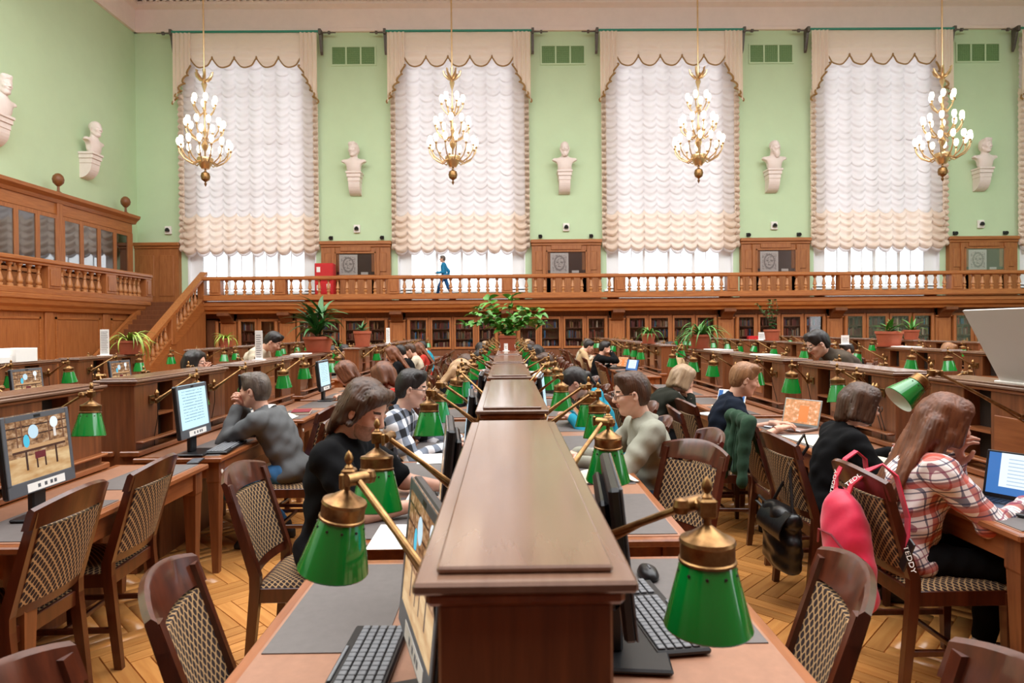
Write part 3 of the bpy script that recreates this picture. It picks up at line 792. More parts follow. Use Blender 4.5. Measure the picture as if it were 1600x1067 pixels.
def table_proto():
    """half table on the +x side, from x .12 to .69"""
    r = empty('reading_table'); x0, x1, y0, y1 = .122, .69, -.03, 1.47
    MB().box(x0, x1, y0, y1, ZT-.03, ZT, .006).build('table_top', M['desk_wood_y'], r)
    MB().box(x0+.05, x1-.035, y0+.04, y1-.04, ZT, ZT+.002).build('leather_inlay', M['leather'], r)
    ap = MB(); ap.box(x1-.07, x1-.045, y0+.08, y1-.08, ZT-.14, ZT-.03, .003); ap.box(x0+.05, x1-.08, y0+.045, y0+.07, ZT-.14, ZT-.03, .003); ap.box(x0+.05, x1-.08, y1-.07, y1-.045, ZT-.14, ZT-.03, .003)
    ap.build('apron', M['desk_wood_y'], r)
    for y in (y0+.07, y1-.07):
        for x in (x1-.07, x0+.06):
            V = []
            for (z, h) in ((0, .02), (ZT-.17, .037), (ZT-.16, .041), (ZT-.03, .041)):
                V += [(x-h, y-h, z), (x+h, y-h, z), (x+h, y+h, z), (x-h, y+h, z)]
            mb = MB(); mb.add(V, [(3, 2, 1, 0), (12, 13, 14, 15)] + [(4*k+i, 4*k+(i+1) % 4, 4*k+4+(i+1) % 4, 4*k+4+i) for k in range(3) for i in range(4)])
            mb.build('leg', M['desk_wood'], r)
    MB().cyl((x1-.029, y0+.07, .66), (x1-.024, y0+.07, .66), .014, n=10).build('number_badge', M['white'], r)
    for y in (.33, 1.13):
        MB().box(x0+.22, x1-.045, y-.3, y+.3, ZT+.002, ZT+.005).build('desk_mat', M['desk_mat'], r)
    return reg(r)
CAB, TAB = cabinet_proto(), table_proto()
usedc = [0, 0]
def place(proto, loc, rz=0, label=None, group=None, cat=None, slot=None):
    if not proto.get('_used'):
        o = proto; proto['_used'] = 1
    else: o = copy_tree(proto)
    if '_used' in o: 
        if o is not proto: del o['_used']
    o.location = loc; o.rotation_euler = (0, 0, rz)
    if label: o['label'] = label
    if cat: o['category'] = cat
    if group: o['group'] = group
    elif 'group' in o and o is not proto: del o['group']
    return o
ROWS = [(-5.10, 'far left row'), (-2.52, 'left row'), (.022, 'middle row'), (2.66, 'right row'), (5.27, 'second right row'), (7.9, 'far right row')]
ORD = ['first', 'second', 'third', 'fourth', 'fifth', 'sixth', 'seventh', 'eighth', 'ninth', 'tenth', 'eleventh', 'twelfth']
def units(row):
    lo = {0: 3, 1: 0, 2: 0, 3: 0, 4: 3, 5: 5}[row]
    U = [(n, .80+UP*n, 'front half') for n in range(5) if n >= lo]
    U += [(n+5, 10.45+UP*n, 'back half') for n in range(5) if n+5 >= lo]
    return U
for ri, (x, rn) in enumerate(ROWS):
    for n, y, blk in units(ri):
        pos = ORD[n] if n < 5 else ORD[n-5]
        place(CAB, (x, y, 0), 0, 'brown shelf partition in the %s, %s, %s from near end' % (rn, blk, pos), cat='partition')
        for sx, sd in ((1, 'right'), (-1, 'left')):
            if ri in (0, 1) and sx < 0 and n > 6: continue
            if ri in (4, 5) and sx > 0: continue
            if sx > 0: place(TAB, (x, y, 0), 0, 'leather topped table, %s side of the %s, %s, %s from near end' % (sd, rn, blk, pos), cat='table')
            else: place(TAB, (x, y+1.44, 0), PI, 'leather topped table, %s side of the %s, %s, %s from near end' % (sd, rn, blk, pos), cat='table')
# pot plinths at the aisle ends of each row are the cabinets themselves
# ---------------- desk lamps ----------------
def lamp_proto(name, sw, lift, tilt, L=.29):
    """bracket at the origin; arm reaches along +x, swung by sw about z"""
    r = empty(name)
    b = MB(); b.box(-.004, .006, -.03, .03, -.03, .03, .003); b.cyl((0, 0, 0), (.035, 0, 0), .014, n=10); b.cyl((.035, 0, -.025), (.035, 0, .035), .012, n=10)
    b.lathe([(.012, .03), (.016, .045), (.008, .06), (0, .068)], (.035, 0, 0), 8)
    b.build('wall_bracket', M['brass'], r, smooth=True)
    c, s = math.cos(sw), math.sin(sw); a0 = Vector((.04, 0, .0)); h = lift
    a1 = a0 + Vector((c*math.sqrt(L*L-h*h), s*math.sqrt(L*L-h*h), h)); d = (a1-a0).normalized(); sd = Vector((-s, c, 0))
    m = MB(); m.cyl(a0+sd*.0, a1, .0075, n=10); m.cyl(a0+sd*.0+Vector((0, 0, -.022)), a0+d*(L*.62)+Vector((0, 0, -.0)), .0045, n=8)
    m.cyl(a0-d*.015, a0+d*.03, .012, n=10)
    m.build('arm', M['brass'], r, smooth=True)
    j = MB(); p = a1
    j.cyl(p-sd*.024, p+sd*.024, .014, n=12); j.lathe([(0, -.016), (.012, -.012), (.016, 0), (.012, .012), (0, .016)], tuple(p-sd*.03), 10)
    hd = p + Vector((c, s, 0))*.032
    j.cyl(p, hd, .011, n=10)
    j.cbox(hd, (.03, .03, .034), .004)
    # wing nut
    j.cbox(p+sd*.036, (.01, .012, .034), .003)
    j.build('joint', M['brass'], r, smooth=True)
    f = MB().lathe([(.007, .015), (.010, .02), (.005, .026), (.0095, .034), (.010, .040), (.006, .050), (0, .056)], tuple(hd), 10).build('finial', M['brass'], r, smooth=True)
    head = link_mesh('cap', MB().lathe([(.006, 0), (.007, -.03), (.018, -.038), (.03, -.046), (.034, -.05), (.047, -.054), (.049, -.06), (.047, -.064), (.047, -.088), (.05, -.09), (.05, -.094), (0, -.094)][::-1], n=20).mesh('cap', M['brass'], True, 30), r, tuple(hd), tilt if isinstance(tilt, tuple) else (tilt, 0, 0))
    sh = MB().lathe([(.044, -.088), (.048, -.097), (.074, -.198), (.0765, -.207), (.075, -.210), (.071, -.203), (.045, -.098), (.041, -.09)][::-1], n=32)
    me = sh.mesh('shade', [M['shade_green'], M['shade_inner']], True, 40)
    co = np.empty(len(me.polygons)*3, dtype=np.float32); me.polygons.foreach_get('center', co); co = co.reshape(-1, 3)
    rr_ = np.hypot(co[:, 0], co[:, 1]); lim = .049+(-co[:, 2]-.1)/.103*.0265
    me.polygons.foreach_set('material_index', (rr_ < lim-.0022).astype(np.int32))
    s2 = link_mesh('shade', me, r, tuple(hd), tilt if isinstance(tilt, tuple) else (tilt, 0, 0))
    hm = MB()
    for k in range(10):
        t = 2*PI*k/10; hm.cyl((.0495*math.cos(t), .0495*math.sin(t), -.109), (.053*math.cos(t), .053*math.sin(t), -.109), .0028, n=6)
    hm.build('vent_hole', M['dark'], s2)['kind'] = 'stuff'
    MB().lathe([(0, -.1), (.014, -.1), (.014, -.115), (.022, -.14), (.018, -.165), (0, -.175)][::-1], n=12).build('bulb', M['shade_inner'], s2, smooth=True)
    MB().tube([tuple(a0+Vector((0, 0, -.02))), (.03, .02, -.12), (.0, .03, -.25), (-.0, .03, -.33)], .003, 6).build('cable', M['black'], r)
    return reg(r)
LP = [lamp_proto('desk_lamp', sw, lf, tl, L) for sw, lf, tl, L in ((R(-57), .145, 0, .315), (R(-20), .13, R(6), .29), (R(10), .145, R(-7), .27), (R(50), .14, R(4), .27))]
LPR = [lamp_proto('desk_lamp', sw, lf, tl, L) for sw, lf, tl, L in ((R(-46), .147, (R(-3), R(-11), 0), .30), (R(20), .13, R(-6), .29), (R(-10), .145, R(7), .26), (R(40), .13, R(-4), .27))]
LB = 1.115
LTILT = lamp_proto('desk_lamp', R(-12), .22, (0, R(-52), 0), .44)
def lamp(x, y, sx, k, label):
    # sx +1: right side of the row; prototype LP swings away (+y) on the right, LPR swings away on the left
    pr = LTILT if k == 9 else (LP if sx > 0 else LPR)[k % 4]
    return place(pr, (x+sx*.119, y, LB), 0 if sx > 0 else PI, label, cat='lamp')
lr = random.Random(11)
LAMPS = []
for ri, (x, rn) in enumerate(ROWS):
    for n, y, blk in units(ri):
        for j, dy in enumerate((.2, 1.15)):
            for sx, sd in ((-1, 'left'), (1, 'right')):
                if ri in (4, 5) and sx > 0 and n > 5: continue
                if ri == 0 and sx < 0 and n > 6: continue
                yy = y+dy
                k = lr.randrange(4)
                if ri == 2 and n == 0:
                    if sx < 0: k = 0
                    else: k = 0
                idx = (2*(n if n < 5 else n-5)+j)
                LAMPS.append((x, yy, sx, k, 'green brass lamp, %s side of the %s, %s, %s from near end' % (sd, rn, blk, ORD[idx]), ri, n, j))
SPEC = {  # measured lamps: (row, unit, index, side) -> (bracket y, variant)
 (2, 0, 0, -1): (1.17, 0), (2, 0, 1, -1): (1.84, 2), (2, 1, 0, -1): (3.12, 2), (2, 1, 1, -1): (3.55, 2),
 (1, 1, 0, 1): (2.45, 2), (1, 1, 1, 1): (3.22, 2), (1, 2, 0, 1): (4.35, 3), (1, 2, 1, 1): (5.2, 3), (1, 3, 0, 1): (6.1, 1), (1, 3, 1, 1): (6.75, 3),
 (3, 1, 0, -1): (3.05, 9), (3, 1, 1, -1): (4.3, 2),
 (2, 0, 0, 1): (1.38, 0), (2, 0, 1, 1): (2.0, 3), (2, 1, 0, 1): (3.0, 2), (2, 1, 1, 1): (3.35, 2)}
for (x, yy, sx, k, lab, ri, n, j) in LAMPS:
    if (ri, n, j, sx) in SPEC: yy, k = SPEC[ri, n, j, sx]
    if ri == 3 and n == 0: continue
    if ri == 1 and n == 0: continue
    lamp(x, yy, sx, k, lab)

# ---------------- chairs ----------------
def chair_proto():
    """faces +x, origin on the floor under the seat centre"""
    r = empty('library_chair')
    def cu(y, z): return -.205 - .13*max(0, (z-.46))/.49 + .05*(y/.2)**2*-1*0 - .0
    bow = lambda y: -.035*(1-(y/.21)**2)
    for sy in (-1, 1):
        V = []
        for z, xx, hx, hy in ((0, -.25, .017, .015), (.44, -.205, .023, .017), (.5, -.205, .023, .017), (.90, -.325, .016, .017)):
            y = sy*.195
            V += [(xx-hx, y-hy, z), (xx+hx, y-hy, z), (xx+hx, y+hy, z), (xx-hx, y+hy, z)]
        m = MB().add(V, [(3, 2, 1, 0), (12, 13, 14, 15)] + [(4*k+i, 4*k+(i+1) % 4, 4*k+4+(i+1) % 4, 4*k+4+i) for k in range(3) for i in range(4)])
        m.build('leg', M['chair_wood'], r)
        m = MB(); x, y = .2, sy*.195; V = []
        for z, h in ((0, .014), (.36, .022), (.44, .022)): V += [(x-h, y-h, z), (x+h, y-h, z), (x+h, y+h, z), (x-h, y+h, z)]
        m.add(V, [(3, 2, 1, 0), (8, 9, 10, 11)] + [(4*k+i, 4*k+(i+1) % 4, 4*k+4+(i+1) % 4, 4*k+4+i) for k in range(2) for i in range(4)]).build('leg', M['chair_wood'], r)
        MB().box(-.22, .2, sy*.195-.011, sy*.195+.011, .17, .195, .003).build('stretcher', M['chair_wood'], r)
    MB().box(-.01, .012, -.185, .185, .172, .194, .003).build('cross_stretcher', M['chair_wood'], r)
    fr = MB(); fr.box(-.19, .19, -.208, -.182, .385, .45, .003); fr.box(-.19, .19, .182, .208, .385, .45, .003); fr.box(.182, .216, -.19, .19, .385, .45, .003); fr.box(-.215, -.185, -.18, .18, .385, .45, .003)
    fr.build('seat_frame', M['chair_wood'], r)
    MB().sheet(lambda u, v: (-.2+.415*v, -.205+.41*u, .455+.028*(math.sin(PI*u)*math.sin(PI*v))**.35 if 0 < u < 1 and 0 < v < 1 else .452), 12, 12, .012).build('seat_cushion', M['fabric'], r, smooth=True, sharp=60)
    def bx(z): return -.205-.12*(z-.5)/.4
    def back(u, v, off=0.):
        y = -.178+.356*u; z = .53+.30*v; return (bx(z)+bow(y)+off, y, z)
    m = MB().sheet(lambda u, v: back(u, v, .014), 10, 6, .028, (1, 0, 0)); m.build('back_panel', M['fabric'], r, smooth=True, sharp=50)
    def cr(y, z): return bx(z)+bow(y)*1.1
    m = MB(); V = []; N = 14
    for i in range(N+1):
        y = -.225+.45*i/N; t = 1-(y/.225)**2
        zt = .915+.04*t; zb = .835+.012*t
        V += [(cr(y, zb)-.014, y, zb), (cr(y, zb)+.014, y, zb), (cr(y, zt)+.013, y, zt-.006), (cr(y, zt), y, zt+.004), (cr(y, zt)-.014, y, zt-.006)]
    Fs = [(5*i+k, 5*i+(k+1) % 5, 5*i+5+(k+1) % 5, 5*i+5+k) for i in range(N) for k in range(5)] + [(4, 3, 2, 1, 0), tuple(5*N+k for k in range(5))]
    fixn(m.add(V, Fs).build('crest_rail', M['chair_wood'], r, smooth=True, sharp=35))
    m = MB(); V = []
    for i in range(N+1):
        y = -.19+.38*i/N
        for (dx, z) in ((-.011, .49), (.011, .49), (.011, .535), (-.011, .535)): V.append((bx(z)+bow(y)+dx, y, z))
    Fs = [(4*i+k, 4*i+(k+1) % 4, 4*i+4+(k+1) % 4, 4*i+4+k) for i in range(N) for k in range(4)] + [(3, 2, 1, 0), tuple(4*N+k for k in range(4))]
    fixn(m.add(V, Fs).build('lower_rail', M['chair_wood'], r, smooth=True, sharp=35))
    return reg(r)
CH = chair_proto()
def chair(x, y, rz, label, group=None):
    o = place(CH, (x, y, 0), rz, label, group, 'chair'); o.scale = (1, 1, 1); return o
# the crest lies about .33 behind the seat centre. near chairs, placed from the photograph
NC = [
 (-.565, 1.77, R(15), 'empty dotted chair drawn up to the near left side of the middle row'),
 (-.60, 1.17, R(4), 'dark chair cut by the bottom edge at the left'),
 (-2.10, 2.62, PI, 'empty chair with dotted back in front of the near monitor at the left'),
 (-2.08, 3.18, PI+R(3), 'second empty dotted chair from the left edge, beside the brown table leg'),
 (.565, 1.76, PI-R(15), 'empty dark chair with dotted back beside the nearest right hand lamp'),
 (.60, 1.14, PI-R(5), 'dark chair cut by the bottom edge at the right'),
 (.74, 3.28, PI+R(32), 'empty chair turned at an angle behind the man in the pale green shirt'),
 (1.92, 2.88, 0, 'dark chair with a red backpack on its back, under the person in plaid'),
 (1.91, 3.74, R(3), 'dark chair with a black handbag on its back'),
 (1.97, 4.36, R(-4), 'chair with a dark green jacket over its back'),
 (1.66, 5.02, R(-4), 'chair of the man in the navy t-shirt'),
 (1.86, 5.5, R(6), 'chair just left of the man in the navy t-shirt, turned slightly'),
 (-.90, 3.0, 0, 'chair of the long haired man in black'),
 (.90, 3.85, PI, 'chair of the man in the pale green shirt'),
 (-1.62, 4.74, PI, 'chair of the man in the grey sweater'),
]
for a in NC: chair(*a)
# ---------------- smooth bodies: signed distance fields meshed with surface nets ----------------
class SDF:
    def __init__(s, lo, hi, h):
        s.lo = np.array(lo, float); s.h = h
        s.n = np.ceil((np.array(hi)-s.lo)/h).astype(int)+1
        s.v = np.full(s.n, 9.0, dtype=np.float32)
        s.ax = [s.lo[i]+h*np.arange(s.n[i]) for i in range(3)]
    def _blk(s, lo, hi, pad):
        i0 = np.maximum(0, np.floor((np.array(lo)-pad-s.lo)/s.h).astype(int)); i1 = np.minimum(s.n, np.ceil((np.array(hi)+pad-s.lo)/s.h).astype(int)+1)
        if (i1 <= i0).any(): return None, None
        sl = tuple(slice(a, b) for a, b in zip(i0, i1))
        X, Y, Z = np.meshgrid(s.ax[0][sl[0]], s.ax[1][sl[1]], s.ax[2][sl[2]], indexing='ij')
        return sl, (X, Y, Z)
    def _mix(s, sl, d, k, sub=False):
        v = s.v[sl]
        if sub: d = -d; 
        if sub: 
            hh = np.clip(.5-.5*(v-d)/k, 0, 1); s.v[sl] = v*(1-hh)+d*hh+k*hh*(1-hh)
        else:
            hh = np.clip(.5+.5*(v-d)/k, 0, 1); s.v[sl] = v*(1-hh)+d*hh-k*hh*(1-hh)
    def cap(s, a, b, ra, rb=None, k=.02, sub=False, grow=0.):
        rb = ra if rb is None else rb; ra += grow; rb += grow
        a = np.array(a, float); b = np.array(b, float); R_ = max(ra, rb); pad = R_+k+3*s.h
        sl, g = s._blk(np.minimum(a, b), np.maximum(a, b), pad)
        if sl is None: return s
        ab = b-a; L2 = max(ab@ab, 1e-9)
        t = np.clip(((g[0]-a[0])*ab[0]+(g[1]-a[1])*ab[1]+(g[2]-a[2])*ab[2])/L2, 0, 1)
        d = np.sqrt((g[0]-a[0]-t*ab[0])**2+(g[1]-a[1]-t*ab[1])**2+(g[2]-a[2]-t*ab[2])**2)-(ra+(rb-ra)*t)
        s._mix(sl, d, k, sub); return s
    def ell(s, c, r, rot=None, k=.02, sub=False, grow=0.):
        c = np.array(c, float); r = np.array(r, float)+grow; R_ = r.max(); pad = R_+k+3*s.h
        sl, g = s._blk(c, c, pad)
        if sl is None: return s
        P = np.stack([g[0]-c[0], g[1]-c[1], g[2]-c[2]], -1)
        if rot is not None: P = P @ np.array(rot)      # world -> local (rot maps local to world)
        q = np.sqrt(((P/r)**2).sum(-1)); q2 = np.sqrt(((P/(r*r))**2).sum(-1))
        d = q*(q-1)/np.maximum(q2, 1e-6)
        s._mix(sl, d, k, sub); return s
    def mesh(s, warp=None):
        v = s.v
        if warp is not None:
            X, Y, Z = np.meshgrid(*s.ax, indexing='ij'); m = v < 1; v = v.copy(); v[m] += warp(X[m], Y[m], Z[m])
        n = np.array(v.shape); ins = v < 0
        c = np.zeros(n-1, dtype=np.int8); acc = np.zeros(tuple(n-1)+(3,), dtype=np.float32); cnt = np.zeros(n-1, dtype=np.float32)
        offs = [(0, 0, 0), (1, 0, 0), (0, 1, 0), (1, 1, 0), (0, 0, 1), (1, 0, 1), (0, 1, 1), (1, 1, 1)]
        def S(a, o): return a[o[0]:o[0]+n[0]-1, o[1]:o[1]+n[1]-1, o[2]:o[2]+n[2]-1]
        for o in offs: c += S(ins, o)
        act = (c > 0) & (c < 8); ci = np.argwhere(act); ids = np.full(act.shape, -1, dtype=np.int64); ids[act] = np.arange(len(ci))
        cv = np.stack([v[ci[:, 0]+o[0], ci[:, 1]+o[1], ci[:, 2]+o[2]] for o in offs], 1)
        P = np.zeros((len(ci), 3)); W = np.zeros(len(ci)); E = [(0, 1), (2, 3), (4, 5), (6, 7), (0, 2), (1, 3), (4, 6), (5, 7), (0, 4), (1, 5), (2, 6), (3, 7)]
        of = np.array(offs, float)
        for a, b in E:
            va, vb = cv[:, a], cv[:, b]; m = (va < 0) != (vb < 0)
            t = np.where(m, va/np.where(m, va-vb, 1), 0)[:, None]
            P += np.where(m[:, None], of[a]+(of[b]-of[a])*t, 0); W += m
        V = s.lo+(ci+P/W[:, None])*s.h
        Fs = []
        for a in range(3):
            b, d = (a+1) % 3, (a+2) % 3
            i0 = [slice(None)]*3; i1 = [slice(None)]*3
            i0[a] = slice(0, n[a]-1); i1[a] = slice(1, n[a])
            x0, x1 = ins[tuple(i0)], ins[tuple(i1)]
            ed = np.argwhere(x0 != x1); fl_ = x0[x0 != x1]
            ok = (ed[:, b] > 0) & (ed[:, d] > 0) & (ed[:, b] < n[b]-1) & (ed[:, d] < n[d]-1)
            ed = ed[ok]; fl_ = fl_[ok]
            q = []
            for db, dd in ((-1, -1), (0, -1), (0, 0), (-1, 0)):
                e = ed.copy(); e[:, b] += db; e[:, d] += dd; q.append(ids[e[:, 0], e[:, 1], e[:, 2]])
            q = np.stack(q, 1); q[~fl_] = q[~fl_][:, ::-1]; Fs.append(q)
        return V, np.concatenate(Fs)
def rotm(e): return np.array(Euler(e).to_matrix())
def frame(fwd, up):
    f = Vector(fwd).normalized(); u = Vector(up); l = u.cross(f).normalized(); u = f.cross(l)
    return np.array([[f.x, l.x, u.x], [f.y, l.y, u.y], [f.z, l.z, u.z]])

def head_sdf(h=.0055, style=None, male=True, beard=False):
    """head in its own frame: +x face, centre of the skull at the origin. returns V, F"""
    s = SDF((-.13, -.11, -.19), (.15, .11, .15), h)
    s.ell((-.015, 0, .035), (.098, .076, .085), k=.02)
    s.ell((.022, 0, -.03), (.066, .060, .086), k=.03)
    s.cap((.03, 0, -.095), (.056, 0, -.101), .026 if male else .020, k=.03)
    for y in (-1, 1):
        s.cap((-.005, y*.056, -.055), (.04, y*.026, -.1), .018, .016, k=.03)
        s.ell((.062, y*.036, -.026), (.022, .022, .02), k=.02)
        s.cap((.076, y*.012, .022), (.066, y*.042, .020), .009, .007, k=.012)
        s.ell((.093, y*.032, .002), (.014, .016, .012), k=.010, sub=True)
        s.ell((.0765, y*.031, .0015), (.0135, .0145, .0125), k=.003)
        s.cap((.085, y*.020, .0085), (.083, y*.043, .0075), .0045, .004, k=.004)
        s.ell((-.008, y*.079, -.012), (.02, .009, .032), rot=rotm((0, .15, y*.35)), k=.006)
        s.ell((-.002, y*.086, -.01), (.009, .005, .018), k=.004, sub=True)
        s.ell((.098, y*.011, -.033), (.010, .008, .007), k=.008)
    s.cap((.083, 0, .012), (.106, 0, -.026), .0085, .012, k=.014)
    s.ell((.086, 0, -.054), (.013, .024, .0065), k=.007)
    s.ell((.083, 0, -.065), (.013, .020, .007), k=.007)
    s.ell((.094, 0, -.0595), (.012, .024, .0014), k=.003, sub=True)
    s.cap((-.03, 0, -.05), (-.045, 0, -.165), .052 if male else .045, .054 if male else .046, k=.03)
    return s.mesh()
def hair_sdf(style, h=.007, seed=0):
    s = SDF((-.24, -.17, -.50 if style == 'long' else -.24), (.15, .17, .16), h)
    rr_ = random.Random(seed); g = .010
    if style == 'beardy': pass
    s.ell((-.018, 0, .04), (.103+g*.4, .080+g*.4, .090+g*.6), k=.01)
    s.ell((-.045, 0, -.01), (.078, .078, .088), k=.03)
    cut = -.02
    if style == 'short':
        s.cap((.04, -.04, .10), (.05, .04, .105), .028, k=.03)
    if style in ('mid',):
        for y in (-1, 1):
            for t in range(3): s.cap((.03-.03*t, y*.07, .05), (-.0-.035*t, y*.082, -.06-.012*t), .02, .016, k=.02)
        s.cap((-.07, -.05, -.02), (-.1, -.045, -.16), .032, .018, k=.03); s.cap((-.07, .05, -.02), (-.1, .045, -.16), .032, .018, k=.03)
        s.cap((-.08, 0, -.03), (-.115, 0, -.165), .04, .02, k=.03); s.cap((.05, -.05, .085), (.055, .05, .09), .03, k=.03)
    if style in ('bob', 'long'):
        for y in (-1, 1):
            for t in range(4): s.cap((.045-.035*t, y*.062, .06), (.03-.035*t, y*.086, -.085), .024, .022, k=.025)
        s.cap((-.08, 0, 0), (-.09, 0, -.10), .06, .045, k=.03)
        s.cap((.04, -.045, .09), (.045, .045, .09), .024, k=.03)
    if style == 'long':
        for y in (-.07, -.035, 0, .035, .07):
            s.cap((-.075, y, -.02), (-.17-.01*rr_.random(), y*1.3, -.44+.05*abs(y)*4), .040, .016, k=.02)
        for y in (-1, 1): s.cap((-.02, y*.085, -.06), (-.07, y*.105, -.30), .026, .016, k=.02)
    if style == 'bun':
        s.ell((-.13, 0, -.0), (.035, .035, .035), k=.01)
        s.cap((-.13, 0, 0), (-.15, 0, -.12), .02, .012, k=.01)
    # open the face and the ears
    s.ell((.110, 0, -.022), (.074, .074 if style in ('bob', 'long') else .088, .098), k=.014, sub=True)
    if style in ('short', 'bun'):
        for y in (-1, 1): s.ell((.01, y*.09, -.04), (.045, .04, .055), k=.012, sub=True)
        s.ell((-.05, 0, -.145), (.12, .12, .06), k=.01, sub=True)
    if style == 'mid':
        for y in (-1, 1): s.ell((.0, y*.1, -.025), (.028, .03, .035), k=.012, sub=True)
    def warp(X, Y, Z):
        a = np.arctan2(Y, X+.02)
        return .0018*np.sin(a*46+seed+Z*14)+.0012*np.sin(a*90+Z*30+X*25)+.003*np.sin(X*40+Z*30+seed)*np.sin(Y*30)
    return s.mesh(warp)
def hand_sdf(side, curl=.35, spread=1., h=.0042):
    """+x fingers, palm towards -z, thumb towards side*+y; wrist at the origin"""
    s = SDF((-.05, -.075, -.085), (.20, .075, .045), h)
    ys = [.031, .0105, -.010, -.030]
    for i, y in enumerate(ys):
        y_ = side*y
        s.cap((.004, y_*.62, 0), (.088-(.004 if i in (0,) else .009 if i == 3 else 0), y_, .003), .0155, .0105, k=.012)
    s.ell((.045, 0, -.003), (.042, .034, .014), k=.01)
    s.cap((-.05, 0, 0), (.01, 0, 0), .026, .023, k=.02)
    LN = [(.040, .025, .020), (.046, .028, .021), (.042, .026, .020), (.032, .020, .018)]
    for i, y in enumerate(ys):
        p = np.array([.088-(.004 if i == 0 else .009 if i == 3 else 0), side*y, .003]); a = curl*(.5+.12*i); fan = side*y*3.2*spread
        for j, l in enumerate(LN[i]):
            d = np.array([math.cos(a)*math.cos(fan), math.cos(a)*math.sin(fan), -math.sin(a)]); q = p+d*l
            s.cap(p, q, .0092-.0009*j-(.001 if i == 3 else 0), .0083-.0009*j-(.001 if i == 3 else 0), k=.0035); p = q; a += curl*(1.0 if j == 0 else .7)
    a0 = np.array([.015, side*.022, -.006]); a1 = np.array([.048, side*.052, -.018]); a2 = np.array([.076, side*.062, -.026]); a3 = np.array([.098, side*.060, -.032])
    s.cap(a0, a1, .017, .0125, k=.012); s.cap(a1, a2, .011, .0098, k=.004); s.cap(a2, a3, .0096, .0082, k=.003)
    return s.mesh()
_hc = {}
def cached(key, fn):
    if key not in _hc: _hc[key] = fn()
    return _hc[key]
def skinmat(name, c):
    m = mat(name, c, .5, 0, .10, 14, (1, 1, 1), .05, .001); b = m.node_tree.nodes['Principled BSDF']
    b.inputs['Subsurface Weight'].default_value = .08; b.inputs['Subsurface Radius'].default_value = (.6, .3, .2); b.inputs['Subsurface Scale'].default_value = .02
    return m
M['skin'] = skinmat('skin', '#dba78f'); M['skin_pale'] = skinmat('skin_pale', '#e6b9a3'); M['skin_tan'] = skinmat('skin_tan', '#cf9a7c')
M['lips'] = mat('lips', '#c98272', .5); M['stubble'] = mat('stubble', '#b48a74', .8, 0, .3, 60); M['eye_white'] = mat('eye_white', '#e9e2dd', .2); M['iris'] = mat('iris', '#2d2320', .15)
def hairmat(name, c1, c2):
    M[name] = mat(name, c1, .5, 0, 0, 9, (3, 3, .35), .5, .004, col2=c2, sheen=.0); return M[name]
hairmat('hair_brown', '#573722', '#2f1b10'); hairmat('hair_dark', '#241a16', '#120d0c'); hairmat('hair_auburn', '#7d4828', '#4b2614'); hairmat('hair_blond', '#c7a077', '#8f6a45'); hairmat('hair_grey', '#6b5c50', '#3b302a'); hairmat('hair_fair', '#a3734c', '#6f4a2e'); hairmat('hair_ash', '#b49776', '#7c6046')
def cmat(name, c, **k):
    M[name] = mat(name, c, .9, 0, .12, 9, (1, 1, 1), .25, .006, spec=.15, **k); return M[name]
for n_, c_ in (('c_black', '#0e0e10'), ('c_sweater', '#5f6061'), ('c_sage', '#9b9a8c'), ('c_teal', '#2b90a8'), ('c_olive', '#25261f'), ('c_navy', '#161d2a'), ('c_beige', '#c9bba4'), ('c_brown', '#4c4238'), ('c_white', '#e5e1dd'), ('c_red', '#b53a30'), ('c_tan', '#b99a74'), ('c_blue', '#2c5f96'), ('c_jeans', '#3f6f9e'), ('c_darkjeans', '#2b3b4d'), ('c_cyan', '#2f86b5')): cmat(n_, c_)
M['shoe'] = mat('shoe', '#1d1d20', .5); M['shoe_brown'] = mat('shoe_brown', '#5a3a25', .5); M['shoe_white'] = mat('shoe_white', '#d7d3cf', .6)
def plaid(name, kind):
    m = bpy.data.materials.new(name); t = NT(m); b = t.bsdf; v = t.coords('Object')
    nz = t.new('ShaderNodeTexNoise'); nz.inputs['Scale'].default_value = 5; 
    sp = t.new('ShaderNodeSeparateXYZ'); t.l.new(v, sp.inputs[0])
    w = t.noise(v, 5, 2)
    wob = t.math('MULTIPLY_ADD', w, .02, -.01)
    A = t.math('ADD', t.math('ADD', sp.outputs[1], t.math('MULTIPLY', sp.outputs[0], .9)), wob); Z = t.math('ADD', t.math('MULTIPLY_ADD', sp.outputs[0], -.35, sp.outputs[2]), wob)
    def band(x, per, lo, hi):
        f = t.math('FRACT', t.math('DIVIDE', x, per)); return t.math('MULTIPLY', t.math('GREATER_THAN', f, lo), t.math('LESS_THAN', f, hi))
    if kind == 'check':
        p = .115; a, c = band(A, p, 0, .5), band(Z, p, 0, .5); s_ = t.math('ADD', a, c); f = t.math('MULTIPLY', s_, .5)
        t.l.new(t.ramp(f, [(0, '#d9d7da'), (.5, '#6f7683'), (1, '#14151a')]), b.inputs['Base Color'])
    else:
        p = .125; col = lin('#ece0dc')
        for x in (A, Z):
            for lo, hi, c in ((.05, .22, '#b5432f'), (.22, .30, '#7e241d'), (.36, .42, '#2c3052'), (.62, .67, '#8b3a55'), (.86, .91, '#2c3052')):
                k = t.math('MULTIPLY', band(x, p, lo, hi), .8); col = t.mix(k, col, lin(c))
        t.l.new(col, b.inputs['Base Color'])
    b.inputs['Roughness'].default_value = .9; t.bump(w, .2, .01); return m
M['c_check'] = plaid('check_shirt', 'check'); M['c_plaid'] = plaid('plaid_shirt', 'plaid')
